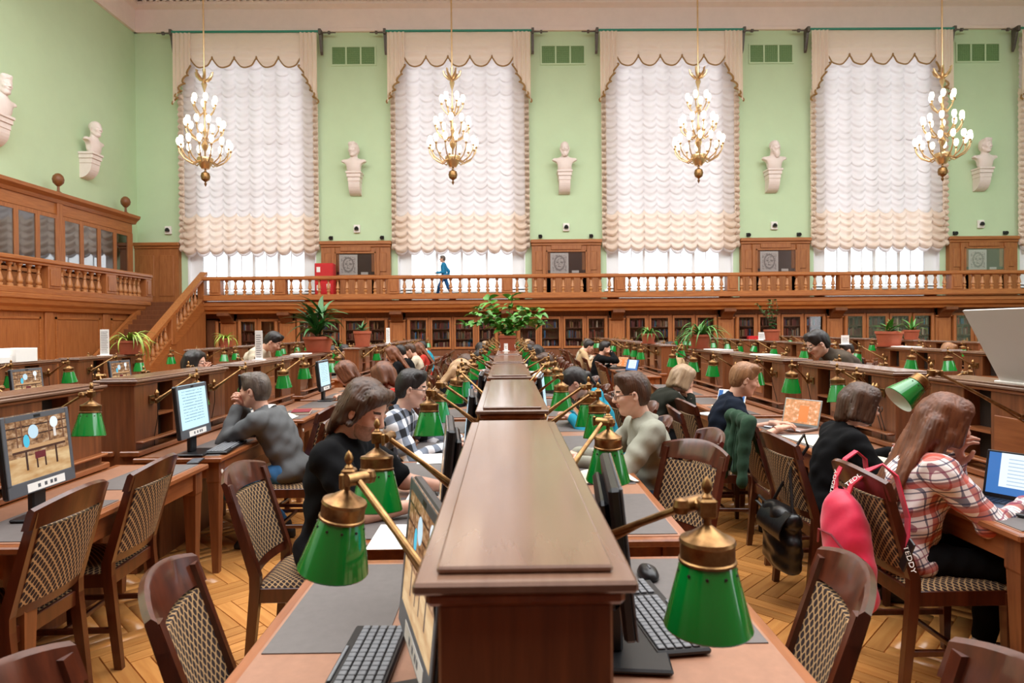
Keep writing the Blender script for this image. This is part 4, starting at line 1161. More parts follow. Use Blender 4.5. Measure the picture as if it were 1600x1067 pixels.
def ik(S, W, l1, l2, pole):
    S, W, pole = Vector(S), Vector(W), Vector(pole); d = W-S; L = min(d.length, (l1+l2)*.995); dn = d.normalized(); W = S+dn*L
    a = (l1*l1-l2*l2+L*L)/(2*L); hgt = math.sqrt(max(l1*l1-a*a, 0)); p = pole-dn*pole.dot(dn); p = p.normalized() if p.length > 1e-5 else Vector((0, 0, -1))
    return S+dn*a+p*hgt, W
def person(label, loc, rz, top='c_black', legs='c_darkjeans', shoe='shoe', skin='skin', hair='hair_brown', style='short', male=True,
           lean=.25, hunch=.15, headp=.3, heady=0., hl=(.33, .12, .30), hr=(.33, -.12, .30), fl=None, fr=None, sleeve=1., glasses=False, stand=False, detail=2,
           scale=1., curl=.45, polel=(-.3, .6, -.7), poler=(-.3, -.6, -.7), skirt=False, turtle=False, hood=False, group=None, twist=0., bulk=1., palm_l=(0, 0, 1), palm_r=(0, 0, 1), headr=0., stubble=False, collar=None):
    """origin on the floor under the hips; +x is where the person faces. hl/hr: wrists, relative to the hips"""
    root = empty('person', loc, rz, label, 'person', group); root.scale = (scale,)*3
    hz = .92 if stand else .54; hip = Vector((0, 0, hz)); hh = .011 if detail == 2 else .016 if detail == 1 else .024
    rot1 = Matrix.Rotation(lean, 3, 'Y'); rot2 = Matrix.Rotation(lean+hunch, 3, 'Y'); tw = Matrix.Rotation(twist, 3, 'Z')
    waist = hip+rot1@Vector((0, 0, .17)); chest = waist+rot1@Vector((.0, 0, .13)); sh = chest+rot2@Vector((0, 0, .13)); neck = sh+rot2@Vector((-.005, 0, .06))
    hm = Matrix.Rotation(heady, 3, 'Z')@Matrix.Rotation(lean*.35+hunch*.4+headp, 3, 'Y')@Matrix.Rotation(headr, 3, 'X')
    headc = neck+rot2@Vector((0, 0, .03))+hm@Vector((.045, 0, .135))
    sw_ = .175 if male else .155
    SL, SR = sh+rot2@tw@Vector((.0, sw_, .0)), sh+rot2@tw@Vector((.0, -sw_, .0))
    wl, wr = hip+Vector(hl), hip+Vector(hr)
    EL, wl = ik(SL, wl, .29, .255, polel); ER, wr = ik(SR, wr, .29, .255, poler)
    HL, HR = hip+Vector((0, .09, -.0)), hip+Vector((0, -.09, -.0))
    if stand: fl = fl or (.12, .1, 0); fr = fr or (-.12, -.1, 0)
    else: fl = fl or (.40, .11, 0); fr = fr or (.36, -.11, 0)
    AL, AR = Vector((fl[0], fl[1], fl[2]+.09)), Vector((fr[0], fr[1], fr[2]+.09))
    KL, AL = ik(HL, AL, .45, .43, (1, .1, .3)); KR, AR = ik(HR, AR, .45, .43, (1, -.1, .3))
    B = bulk
    def torso(s, g):
        s.ell(hip+Vector((-.01, 0, .0)), (.115, .165, .10), rot=np.array(rot1), k=.05, grow=g)
        s.ell(waist, (.10*B, .14*B, .13), rot=np.array(rot1), k=.06, grow=g)
        s.ell(chest+rot2@Vector((.0, 0, .03)), (.112*B, .155*(1 if male else .92), .15), rot=np.array(rot2), k=.06, grow=g)
        if not male: 
            for y in (-.065, .065): s.ell(chest+rot2@Vector((.085, y, .02)), (.05, .055, .055), k=.04, grow=g)
        s.cap(SL-(SL-SR)*.12, SR+(SL-SR)*.12, .062, k=.05, grow=g)
        s.cap(sh+rot2@Vector((-.02, 0, .0)), neck, .06, .052, k=.04, grow=g)
    def arm(s, S_, E_, W_, g, f=1., ks=.03):
        S_, E_, W_ = Vector(S_), Vector(E_), Vector(W_)
        if f <= .6:
            s.cap(S_, S_+(E_-S_)*(f/.6), .058*B, .05, k=ks, grow=g)
        else:
            s.cap(S_, E_, .056*B, .043, k=ks, grow=g); u = min(1, (f-.6)/.4); s.cap(E_, E_+(W_-E_)*u, .043, .043-.015*u, k=.02, grow=g)
    allp = [hip, sh, headc, SL, SR, EL, ER, wl, wr, KL, KR, AL, AR]
    lo = np.min([list(p) for p in allp], 0)-.22; hi = np.max([list(p) for p in allp], 0)+.22; lo[2] = max(lo[2], -.01)
    s = SDF(lo, hi, hh)
    torso(s, -.012)
    arm(s, SL, EL, wl, -.004); arm(s, SR, ER, wr, -.004)
    for (h_, k_, a_) in ((HL, KL, AL), (HR, KR, AR)):
        s.cap(h_, k_, .078, .052, k=.04, grow=-.012); s.cap(k_, a_, .05, .034, k=.03, grow=-.008)
    s.cap(neck-rot2@Vector((0, 0, .03)), headc+hm@Vector((-.045, 0, -.12)), .05 if male else .044, .05 if male else .044, k=.02)
    V, Fq = s.mesh(); mi = np.zeros(len(Fq), int); parts = [(V, Fq, mi)]
    hv, hf = cached(('head', male, detail), lambda: head_sdf(.0055 if detail == 2 else .008 if detail == 1 else .011, male=male))
    cen = hv[hf].mean(1); lm = np.zeros(len(hf), int)
    lips = (cen[:, 0] > .080) & (np.abs(cen[:, 1]) < .024) & (cen[:, 2] < -.0475) & (cen[:, 2] > -.073); lm[lips] = 1
    brow = (cen[:, 0] > .055) & (np.abs(cen[:, 1]) < .047) & (np.abs(cen[:, 1]) > .012) & (np.abs(cen[:, 2]-.026) < .0055); lm[brow] = 2
    if stubble: lm[(cen[:, 0] > .02) & (cen[:, 2] < -.036+.25*(cen[:, 0]-.09)) & (cen[:, 2] > -.125) & (lm == 0)] = 3
    A = np.array(hm); parts.append((hv@A.T+np.array(headc), hf, lm))
    for side, W_, E_, pn in ((1, wl, EL, palm_l), (-1, wr, ER, palm_r)):
        if detail == 0: 
            pass
        d = (Vector(W_)-Vector(E_)).normalized(); d2 = Vector((d.x, d.y, d.z*.35)).normalized() if pn == (0, 0, 1) else d
        hv2, hf2 = cached(('hand', side, curl, detail), lambda: hand_sdf(-side, curl, 1., .0042 if detail == 2 else .006 if detail == 1 else .008))
        Fm = frame(d2, pn); parts.append((hv2@Fm.T+np.array(W_), hf2, np.zeros(len(hf2), int)))
    VV, FF, MM, o = [], [], [], 0
    for v_, f_, m_ in parts: VV.append(v_); FF.append(f_+o); MM.append(m_); o += len(v_)
    link_mesh('body', nmesh('body', np.concatenate(VV), np.concatenate(FF), [M[skin], M['lips'] if detail else M[skin], M[hair], M['stubble']], np.concatenate(MM), True), root)
    if collar:
        def col_(u, v):
            a = 2*PI*u; r_ = .056+.034*v; f = .02*math.cos(a)
            p = neck+rot2@Vector((r_*math.cos(a)-.005, r_*1.08*math.sin(a), .008-.045*v-f*(.6+v)))
            return tuple(p)
        MB().sheet(col_, 28, 3, .004, tuple(rot2@Vector((0, 0, 1)))).build('collar', M[collar], root, smooth=True, sharp=60)
    # eyes
    if detail:
        for y in (-.031, .031):
            e = MB().lathe([(0, -.0105), (.006, -.0085), (.009, -.0045), (.0105, 0), (.009, .0045), (.0055, .009), (0, .0105)], n=12)
            c = headc+hm@Vector((.0785, y, .0005)); me = e.mesh('eye', [M['eye_white'], M['iris']], True, 180)
            me.polygons.foreach_set('material_index', [1 if p.center.z > .0062 else 0 for p in me.polygons])
            eo = link_mesh('eye', me, root, tuple(c)); eo.rotation_euler = (hm@Matrix.Rotation(PI/2+.32, 3, 'Y')).to_euler()
    # hair
    if style != 'none':
        hv3, hf3 = cached(('hair', style, detail), lambda: hair_sdf(style, .006 if detail == 2 else .009 if detail == 1 else .012, 2))
        hmm = hm
        link_mesh('hair', nmesh('hair', hv3, hf3, M[hair], smooth=True), root, tuple(headc)).rotation_euler = hm.to_euler()
    # shirt
    s = SDF(lo, hi, hh); torso(s, .010)
    s.ell(hip+rot1@Vector((-.005, 0, -.01)), (.125*B, .17*B, .085), rot=np.array(rot1), k=.05)
    arm(s, SL, EL, wl, .014, sleeve); arm(s, SR, ER, wr, .014, sleeve)
    if turtle: s.cap(sh, neck+rot2@Vector((0, 0, .05)), .062, .060, k=.03)
    else: s.cap(neck+rot2@Vector((0, 0, .03)), headc+hm@Vector((-.03, 0, -.06)), .052, .06, k=.012, sub=True)
    if hood:
        s.cap(sh+rot2@Vector((-.07, -.09, .05)), sh+rot2@Vector((-.07, .09, .05)), .05, k=.04)
    rs = random.Random(hash(label) % 1000 if False else len(label)); ph = rs.uniform(0, 6)
    def folds(X, Y, Z):
        return .0045*np.sin(Z*62+np.sin(X*20+ph)*2+Y*15)*np.sin(X*24+Y*31+ph)+.003*np.sin(Z*33-X*48+ph*2)+.0025*np.sin(Y*75+Z*35+X*20)
    V, Fq = s.mesh(folds); link_mesh('shirt', nmesh('shirt', V, Fq, M[top], smooth=True), root)
    # trousers or skirt
    s = SDF(lo, hi, hh)
    s.ell(hip+Vector((.01, 0, -.035)), (.112, .16, .085), k=.05)
    if skirt:
        for yy in (-.06, 0, .06): s.cap(hip+Vector((.0, yy, -.02)), (KL+KR)/2+Vector((.04, yy*1.2, -.02)), .10, .08, k=.05)
        s.cap((KL+KR)/2+Vector((.0, .05, 0)), (AL+AR)/2+Vector((0, .08, .2)), .11, .13, k=.05); s.cap((KL+KR)/2+Vector((.0, -.05, 0)), (AL+AR)/2+Vector((0, -.08, .2)), .11, .13, k=.05)
    for (h_, k_, a_) in ((HL, KL, AL), (HR, KR, AR)):
        s.cap(h_, k_, .085, .062, k=.035); s.cap(k_, a_+(k_-a_)*.06, .060, .052, k=.03)
    def folds2(X, Y, Z): return .004*np.sin(Z*40+X*55+ph)*np.sin(Y*40+ph)+.0025*np.sin(X*80-Z*50)
    V, Fq = s.mesh(folds2); link_mesh('skirt' if skirt else 'trousers', nmesh('trousers', V, Fq, M[legs], smooth=True), root)
    for a_, k_ in ((AL, KL), (AR, KR)):
        s = SDF((-.13, -.07, -.01), (.24, .07, .14), .010 if detail else .016)
        s.cap((-.04, 0, .04), (.14, 0, .032), .038, .034, k=.03); s.cap((0, 0, .05), (0, 0, .10), .042, .045, k=.03); s.cap((-.05, 0, .012), (.16, 0, .012), .03, .03, k=.01)
        V, Fq = s.mesh(); V[:, 2] = np.maximum(V[:, 2], 0)
        dd = Vector((a_.x-hip.x, (a_.y-hip.y)*.3, 0)); az = 0.0
        link_mesh('shoe', nmesh('shoe', V, Fq, M[shoe], smooth=True), root, (a_.x, a_.y, a_.z-.085), (0, 0, math.atan2(a_.y, .6)*.6))
    if glasses:
        g_ = MB()
        for y in (-.033, .033):
            pts = [tuple(headc+hm@Vector((.104-abs(y)*.08, y+.024*math.cos(2*PI*k/14), .0+.018*math.sin(2*PI*k/14)))) for k in range(15)]
            g_.tube(pts, .0022, 6)
            g_.tube([tuple(headc+hm@Vector(q)) for q in ((.098, math.copysign(.057, y), .006), (.05, math.copysign(.078, y), .006), (-.01, math.copysign(.086, y), .0))], .002, 6)
        g_.tube([tuple(headc+hm@Vector(q)) for q in ((.105, -.01, .004), (.108, 0, .006), (.105, .01, .004))], .002, 6)
        g_.build('glasses', M['black'], root, smooth=True)
    return root, dict(head=headc, wl=wl, wr=wr, sh=sh, hm=hm)
# ---------------- people ----------------
SEATED = []; HAVE = [(c[0], c[1]) for c in NC]
def P(label, loc, rz, **k):
    if not k.get('stand'):
        SEATED.append((loc[0], loc[1]))
        if not any(abs(loc[0]-a) < .3 and abs(loc[1]-b) < .3 for a, b in HAVE):
            chair(loc[0], loc[1], rz, 'dotted chair under the '+' '.join(label.split(',')[0].split()[:11]))
    return person(label, loc, rz, **k)
# seated at the middle row
man_black, mb_ = P('long haired man in a black t-shirt typing, left of the middle row', (-.83, 3.0, 0), R(-6), top='c_black', hair='hair_brown', style='mid', bulk=1.10, lean=.08, hunch=.20, headp=.36, heady=-.3, hl=(.52, .10, .24), hr=(.47, -.16, .24), sleeve=.5, curl=.5, scale=1.05, stubble=True)
P('short haired person in a black and white checked shirt with thin glasses', (-.84, 4.42, 0), R(-4), top='c_check', hair='hair_dark', style='short', lean=.2, hunch=.15, headp=.05, hl=(.50, .1, .25), hr=(.46, -.14, .25), glasses=True, skin='skin_pale', collar='c_black')
P('long blond haired woman in black, left of the middle row', (-.78, 6.8, 0), R(10), top='c_black', hair='hair_blond', style='long', male=False, lean=.3, hunch=.25, headp=.3, detail=1)
P('short haired man in a navy top bending over the left side of the middle row', (-.8, 10.6, 0), 0, top='c_navy', hair='hair_dark', lean=.35, hunch=.35, headp=.4, detail=0)
P('person in white behind the man in the navy top, middle row', (-.72, 11.8, 0), 0, top='c_white', hair='hair_dark', lean=.3, hunch=.2, detail=0)
P('man in a sage green shirt with black glasses facing left at the middle row', (.90, 3.85, 0), PI+R(4), top='c_sage', collar='c_sage', hair='hair_brown', style='short', lean=.10, hunch=.20, headp=.05, hl=(.48, .1, .25), hr=(.46, -.15, .25), glasses=True, skin='skin_pale')
P('dark haired person in a turquoise hoodie looking down, right of the middle row', (.86, 5.3, 0), PI, top='c_teal', hair='hair_dark', style='bun', male=False, lean=.28, hunch=.25, headp=.35, hood=True, detail=1)
P('man in light grey facing left at the far right of the middle row', (.72, 12.2, 0), PI, top='c_beige', hair='hair_dark', lean=.3, hunch=.2, detail=0)
P('dark haired woman at the right of the middle row beyond the aisle', (.74, 10.8, 0), PI, top='c_white', hair='hair_dark', style='bob', male=False, lean=.2, detail=0)
P('person in a beige hooded jacket facing right, back half of the right row', (1.62, 14.2, 0), 0, top='c_tan', hair='hair_dark', hood=True, lean=.2, detail=0)
P('man in a black jacket with a dark beard at the orange laptop', (1.72, 12.4, 0), 0, top='c_black', hair='hair_dark', lean=.2, headp=.1, hr=(.3, -.1, .55), detail=0)
P('brown haired person in blue leaning in, left of the middle row', (-.76, 7.75, 0), 0, top='c_blue', hair='hair_brown', style='bob', male=False, lean=.3, detail=0)
P('dark haired man in tan left of the middle row beyond the aisle', (-.78, 13.4, 0), 0, top='c_tan', hair='hair_dark', lean=.25, detail=0)
P('fair haired person in white far left of the middle row', (-.76, 15.0, 0), 0, top='c_white', hair='hair_ash', style='bob', male=False, lean=.3, detail=0)
P('brown haired man in olive right of the middle row', (.78, 8.1, 0), PI, top='c_olive', hair='hair_brown', lean=.3, hunch=.2, detail=0)
P('person in dark blue at the far right of the middle row', (.76, 14.2, 0), PI, top='c_navy', hair='hair_brown', lean=.2, detail=0)
P('blond long haired person far off right of the middle row', (.76, 15.9, 0), PI, top='c_brown', hair='hair_blond', style='long', male=False, lean=.2, detail=0)
P('dark haired person in teal farthest along the left row', (-1.74, 15.0, 0), PI, top='c_teal', hair='hair_dark', lean=.2, detail=0)
P('grey haired man in beige at the back of the right row', (1.80, 15.9, 0), 0, top='c_beige', hair='hair_grey', lean=.2, detail=0)
# left row
P('grey haired man in a grey sweater and blue jeans resting his chin on his hand', (-1.58, 4.74, 0), PI-R(4), top='c_sweater', collar='c_white', legs='c_jeans', hair='hair_grey', style='short', bulk=1.1, lean=.40, hunch=.2, headp=-.15, hl=(.41, .03, .455), hr=(.40, -.05, .44), curl=.9, fl=(.20, .12, 0), fr=(.12, -.13, 0), polel=(.3, .5, -1), poler=(.3, -.5, -1), palm_l=(-1, 0, .2), palm_r=(-1, 0, .2))
P('dark haired woman with glasses resting her chin on her hand, left row', (-3.28, 6.6, 0), 0, top='c_tan', hair='hair_dark', style='bob', male=False, lean=.06, hunch=.05, headp=0, glasses=True, hl=(.2, .06, .5), hr=(.22, -.06, .5), polel=(.3, .3, -1), poler=(.3, -.3, -1), palm_l=(-1, 0, .2), palm_r=(-1, 0, .2), detail=1, scale=1.04)
P('standing dark haired man in a beige sweater bending over the left row', (-3.42, 8.3, 0), 0, top='c_beige', legs='c_darkjeans', hair='hair_dark', stand=True, lean=.5, hunch=.3, headp=.35, hl=(.45, .14, .06), hr=(.45, -.14, .06), detail=1, scale=1.0)
P('red haired person leaning low beside the man in black, left row', (-1.42, 6.9, 0), PI, top='c_brown', hair='hair_auburn', style='bob', male=False, lean=.3, hunch=.3, headp=.3, detail=1)
sc_, sk_ = P('woman with a red scarf looking left behind the checked shirt', (-.92, 5.7, 0), R(150), top='c_black', hair='hair_auburn', style='bob', male=False, lean=.2, detail=0)
P('long auburn haired woman facing left, back half of the left row', (-1.72, 10.75, 0), PI, top='c_black', hair='hair_auburn', style='long', male=False, lean=.15, detail=0)
P('person in black behind the long auburn haired woman', (-1.70, 11.6, 0), PI, top='c_black', hair='hair_dark', lean=.2, detail=0)
P('man in a light tan pullover facing left, back half of the left row', (-1.66, 12.4, 0), PI, top='c_beige', hair='hair_brown', lean=.15, detail=0)
P('woman in red with auburn hair, back half of the left row', (-1.62, 13.3, 0), PI, top='c_red', hair='hair_auburn', style='long', male=False, lean=.15, detail=0)
P('dark haired person right of the tall palm, left row', (-3.3, 11.4, 0), 0, top='c_black', hair='hair_dark', lean=.2, detail=0)
P('dark haired man in black just left of the small yucca', (-3.32, 12.3, 0), 0, top='c_black', hair='hair_dark', lean=.2, detail=0)
# right row
P('blond man in a navy t-shirt typing at the laptop with an orange screen', (1.66, 5.02, 0), R(-10), top='c_navy', hair='hair_fair', style='short', lean=.18, hunch=.22, headp=.12, sleeve=.5, hl=(.46, .1, .26), hr=(.42, -.16, .26), skin='skin')
P('light haired woman in a dark olive sweater and black skirt leaning on her table', (1.30, 5.95, 0), R(8), top='c_olive', legs='c_black', hair='hair_ash', style='bob', male=False, skirt=True, lean=.45, hunch=.25, headp=.2, hl=(.42, .06, .45), hr=(.40, -.08, .38), bulk=1.12, detail=1, polel=(.2, .3, -1), poler=(.2, -.3, -1))
P('brown haired woman with glasses in a black sweater at the right row', (1.86, 3.74, 0), R(-4), top='c_black', hair='hair_brown', style='bob', male=False, lean=.22, hunch=.18, headp=.12, scale=.96, glasses=True, hl=(.44, .1, .3), hr=(.42, -.12, .28), skin='skin_pale')
P('long haired person in a red and white plaid shirt at the blue laptop', (1.84, 2.93, 0), R(-8), top='c_plaid', legs='c_black', hair='hair_auburn', style='long', male=False, lean=.13, hunch=.16, headp=.18, scale=.97, hl=(.25, .05, .43), hr=(.46, -.12, .27), polel=(.3, .3, -1), fr=(.5, -.1, 0), shoe='shoe_white', bulk=1.08, curl=.75, palm_l=(-1, 0, .3))
P('black haired man in a brown jumper bending over the right row', (3.62, 6.35, 0), PI, stand=True, top='c_brown', hair='hair_dark', style='short', lean=.80, hunch=.2, headp=.15, turtle=True, glasses=True, hl=(.50, .08, .02), hr=(.50, -.08, .05), detail=1, scale=1.03, skin='skin_pale')
P('black haired person at the right side of the right row, back half', (3.36, 12.2, 0), PI, top='c_tan', hair='hair_dark', style='bob', male=False, lean=.2, detail=0)
P('brown haired person with a hand at the face, back half of right row', (3.42, 13.1, 0), PI, top='c_black', hair='hair_brown', lean=.2, detail=0)
P('dark haired man in black below the two red flower pots', (6.1, 10.9, 0), PI, top='c_black', hair='hair_dark', lean=.3, headp=.2, detail=0, glasses=False)
P('fair haired person half hidden behind the second right row', (7.1, 10.6, 0), 0, top='c_brown', hair='hair_fair', style='short', lean=.3, detail=0)
w_, _ = P('person in a blue suit walking left along the far gallery', (-2.32, 24.3, ZG), PI, top='c_cyan', legs='c_blue', hair='hair_grey', stand=True, lean=.02, hunch=.03, headp=0, hl=(.26, .12, .12), hr=(-.1, -.2, -.05), fl=(.28, .08, 0), fr=(-.36, -.08, .03), detail=1, glasses=True, polel=(-1, .2, 0), poler=(-1, -.2, 0))

MB().tube([tuple(sk_['sh']+Vector((.02+.075*math.cos(t), .085*math.sin(t), .05+.012*math.sin(3*t)))) for t in np.linspace(0, 2*PI, 17)], .035, 8).build('scarf', M['c_red'], sc_, smooth=True)

# empty chairs at the other seats
for ri, (x, rn) in enumerate(ROWS):
    for n, y, blk in units(ri):
        for j, dy in enumerate((.33, 1.12)):
            for sx, sd in ((-1, 'left'), (1, 'right')):
                yy = y+dy
                if yy < 4.0 : continue
                if ri in (4, 5) and (sx > 0): continue
                if ri == 0 and sx < 0: continue
                if ri == 3 and sx < 0 and yy < 6: continue
                if ri == 1 and sx > 0 and yy < 5.0: continue
                if ri == 1 and sx < 0 and n > 7: continue
                if yy > 6 and ((ri == 1 and sx > 0) or (ri == 2 and sx < 0)) and lr.random() < .45: continue
                if any(abs(yy-py) < .42 and abs(x+sx*.7-px_) < .5 for px_, py in SEATED): continue
                idx = 2*(n if n < 5 else n-5)+j
                chair(x+sx*.68+lr.uniform(-.03, .1)*sx, yy+lr.uniform(-.04, .04), (PI if sx > 0 else 0)+lr.uniform(-.12, .12),
                      'dotted chair, %s side of the %s, %s, %s seat from near end' % (sd, rn, blk, ORD[idx]))
# ---------------- screens, keyboards, laptops, papers ----------------
def screen_mat(name, kind):
    m = bpy.data.materials.new(name); t = NT(m); b = t.bsdf; v = t.coords('Object')
    sp = t.new('ShaderNodeSeparateXYZ'); t.l.new(v, sp.inputs[0]); Y, Z = sp.outputs[1], sp.outputs[2]
    def rect(y0, y1, z0, z1):
        a = t.math('MULTIPLY', t.math('GREATER_THAN', Y, y0), t.math('LESS_THAN', Y, y1)); c = t.math('MULTIPLY', t.math('GREATER_THAN', Z, z0), t.math('LESS_THAN', Z, z1)); return t.math('MULTIPLY', a, c)
    def ell(cy, cz, ry, rz):
        a = t.math('DIVIDE', t.math('SUBTRACT', Y, cy), ry); c = t.math('DIVIDE', t.math('SUBTRACT', Z, cz), rz)
        return t.math('LESS_THAN', t.math('ADD', t.math('MULTIPLY', a, a), t.math('MULTIPLY', c, c)), 1)
    if kind == 'room':
        nz = t.noise(t.coords('Object', (1, 1, 2)), 28, 3, .6); nf = t.noise(t.coords('Object', (1, 1, 4)), 9, 3)
        shelf = t.ramp(nz, [(.3, '#4a2c1c'), (.5, '#9a6f4a'), (.7, '#c9a987')]); floor_ = t.ramp(nf, [(.3, '#b98a55'), (.7, '#e2c190')])
        col = t.mix(t.math('GREATER_THAN', Z, -.04), floor_, shelf)
        for z in (.045, .085, .12): col = t.mix(rect(-.2, .2, z, z+.006), col, lin('#3a2218'))
        for y in (-.13, -.1, .06, .15): col = t.mix(rect(y, y+.008, .0, .2), col, lin('#6d4630'))
        col = t.mix(rect(-.16, .16, -.012, .004), col, lin('#c79a6c')); col = t.mix(rect(-.16, .16, -.022, -.012), col, lin('#4a2a1c'))
        for y in (-.09, .09): col = t.mix(rect(y, y+.012, -.1, -.02), col, lin('#3a2018'))
        col = t.mix(rect(-.035, .03, -.06, -.03), col, lin('#6b1f26')); col = t.mix(rect(-.03, -.02, -.1, -.06), col, lin('#3a2018')); col = t.mix(rect(.02, .03, -.1, -.06), col, lin('#3a2018'))
        col = t.mix(ell(.1, .085, .025, .025), col, lin('#eef8ff')); col = t.mix(ell(-.03, .06, .03, .03), col, lin('#c8e4f2')); col = t.mix(ell(-.075, .025, .018, .028), col, lin('#4fc3e0'))
        col = t.mix(rect(.092, .108, .02, .06), col, lin('#e9e0d8')); st = .75
    elif kind == 'text':
        f = t.math('FRACT', t.math('MULTIPLY', Z, 52)); n2 = t.noise(t.coords('Object', (1, 30, 52)), 1.5, 2)
        ln = t.math('MULTIPLY', t.math('MULTIPLY', t.math('LESS_THAN', f, .3), rect(-.14, .13, -.1, .12)), t.math('GREATER_THAN', n2, .42))
        col = t.mix(t.math('MULTIPLY', ln, .6), lin('#bfe4f5'), lin('#36546b')); st = .95
    elif kind == 'orange':
        n2 = t.noise(t.coords('Object', (1, 2, 3)), 14, 3)
        col = t.ramp(n2, [(.35, '#c98a5c'), (.55, '#e9a070'), (.7, '#efd0b0')]); col = t.mix(rect(-.06, .02, -.08, .05), col, lin('#f08a4c')); st = .85
    else:
        f = t.math('FRACT', t.math('MULTIPLY', Z, 60)); ln = t.math('MULTIPLY', t.math('LESS_THAN', f, .3), rect(-.08, .07, -.05, .08))
        col = t.mix(rect(-.1, .1, -.06, .095), lin('#3a6fb0'), lin('#dfeefa')); col = t.mix(t.math('MULTIPLY', ln, .5), col, lin('#5b7aa0')); st = .9
    b.inputs['Base Color'].default_value = (0.01, .01, .01, 1); b.inputs['Roughness'].default_value = .25
    t.l.new(col, b.inputs['Emission Color']); b.inputs['Emission Strength'].default_value = st; return m
for k in ('room', 'text', 'orange', 'doc'): M['scr_'+k] = screen_mat('screen_'+k, k)
def monitor(x, y, rz, kind, label, tilt=-.1):
    r = empty('computer_monitor', (x, y, ZT+.006), rz, label, 'monitor'); W2, h0, h1 = .205, .115, .46
    T = Matrix.Rotation(tilt, 4, 'Y'); 
    b = MB(); b.T = T; b.box(-.018, .012, -W2, W2, h0, h1, .008); b.box(-.045, -.018, -W2+.05, W2-.05, h0+.05, h1-.04, .01); b.build('housing', M['black'], r)
    b = MB(); b.T = T
    for q in ((-W2+.002, -W2+.024, h0+.05, h1-.002), (W2-.024, W2-.002, h0+.05, h1-.002), (-W2+.024, W2-.024, h1-.028, h1-.002), (-W2+.002, W2-.002, h0+.002, h0+.06)): b.box(.008, .0145, *q, .002)
    b.build('bezel', M['grey_plastic'], r)
    s = MB().box(.0, .0015, -W2+.024, W2-.024, -.1425, .1425).build('screen', M['scr_'+kind], r, tuple(T@Vector((.012, 0, .3175))), (0, tilt, 0))
    b = MB(); b.T = T; b.box(.0145, .0152, -.1, .13, h0+.008, h0+.044); st_ = b.build('icon_strip', M['white'], r)
    b = MB(); b.T = T
    for yy in (-.04, 0, .035, .06): b.box(.0152, .0156, yy, yy+.016, h0+.018, h0+.034)
    o = b.build('printed_icon', M['grey_plastic'], st_); o['kind'] = 'stuff'
    MB().box(-.05, -.02, -.04, .04, .012, h0+.12, .006).build('stand_neck', M['black'], r)
    MB().box(-.07, .09, -.12, .12, 0, .014, .005).build('stand_foot', M['black'], r)
    b = MB(); b.T = T; b.box(.0146, .0152, -.02, .02, h1-.022, h1-.01); b.build('webcam', M['black'], r)
    return r
XM = -2.05
monitor(-.203, 1.34, PI+.295, 'room', 'black monitor seen edge on, left of the nearest partition')
monitor(.305, 1.60, -.1, 'room', 'black monitor seen from behind at the right edge of the nearest partition')
monitor(XM, 2.85, 0, 'room', 'large monitor with a library picture at the far left')
monitor(XM, 4.25, 0, 'text', 'monitor showing a pale blue text page beside the man in grey')
monitor(XM-.02, 5.3, 0, 'room', 'monitor with a picture half hidden behind the grey haired man')
monitor(XM, 7.3, .0, 'text', 'dark monitor seen edge on in the left row behind the long haired man')
monitor(-.26, 2.42, PI+.1, 'room', 'monitor behind the second lamp left of the middle row')
monitor(-.24, 3.55, PI+.06, 'text', 'dark blue monitor edge beyond the hands of the man in black')
monitor(-.24, 5.05, PI, 'text', 'monitor left of the third partition in the middle row')
monitor(-4.62, 6.25, 0, 'room', 'small monitor with a library picture at the left edge, far left row')
monitor(-4.62, 7.75, 0, 'room', 'small monitor with a library picture under the hanging plant, far left row')
monitor(.30, 4.75, -.1, 'text', 'monitor at the right of the third partition in the middle row')
M['key'] = mat('key_cap', '#77797d', .45, 0, .1, 20)
def keyboard(x, y, rz, label):
    """long axis along local y"""
    r = empty('keyboard', (x, y, ZT+.006), rz, label, 'keyboard')
    MB().box(-.072, .072, -.22, .22, 0, .016, .005).build('case', M['black'], r)
    k = MB()
    for j in range(5):
        for i in range(21):
            if i in (15, ) or (i in (16, 17) and j in (1,)): continue
            xx = -.052+j*.0225; yy = -.208+i*.0205
            k.box(xx-.009, xx+.009, yy, yy+.0175, .016, .021, .0015)
    k.box(.058-.0, .066, -.1, .06, .016, .0205, .001)
    o = k.build('keys', M['key'], r); o['kind'] = 'stuff'; return r
keyboard(-.345, 1.50, PI-.03, 'black keyboard on the left of the nearest partition at the bottom edge')
keyboard(.405, 1.78, .12, 'black keyboard right of the nearest partition')
keyboard(-1.93, 4.42, .1, 'black keyboard in front of the pale blue text page')
def mouse(x, y, rz, label):
    o = MB().lathe([(0, 0), (.031, .002), (.033, .012), (.026, .028), (.012, .036), (0, .037)][::1], n=16).build('computer_mouse', M['black'], None, (x, y, ZT+.005), (0, 0, rz), smooth=True, sharp=80)
    o.scale = (1, 1.7, 1); tag(o, label, 'mouse')
    MB().cyl((0, -.012, .034), (0, .0, .037), .004, n=8).build('scroll_wheel', M['grey_plastic'], o)
mouse(.455, 2.07, .1, 'black mouse beyond the right hand keyboard')
mouse(-.36, 2.72, 0, 'black mouse under the hands of the man in black')
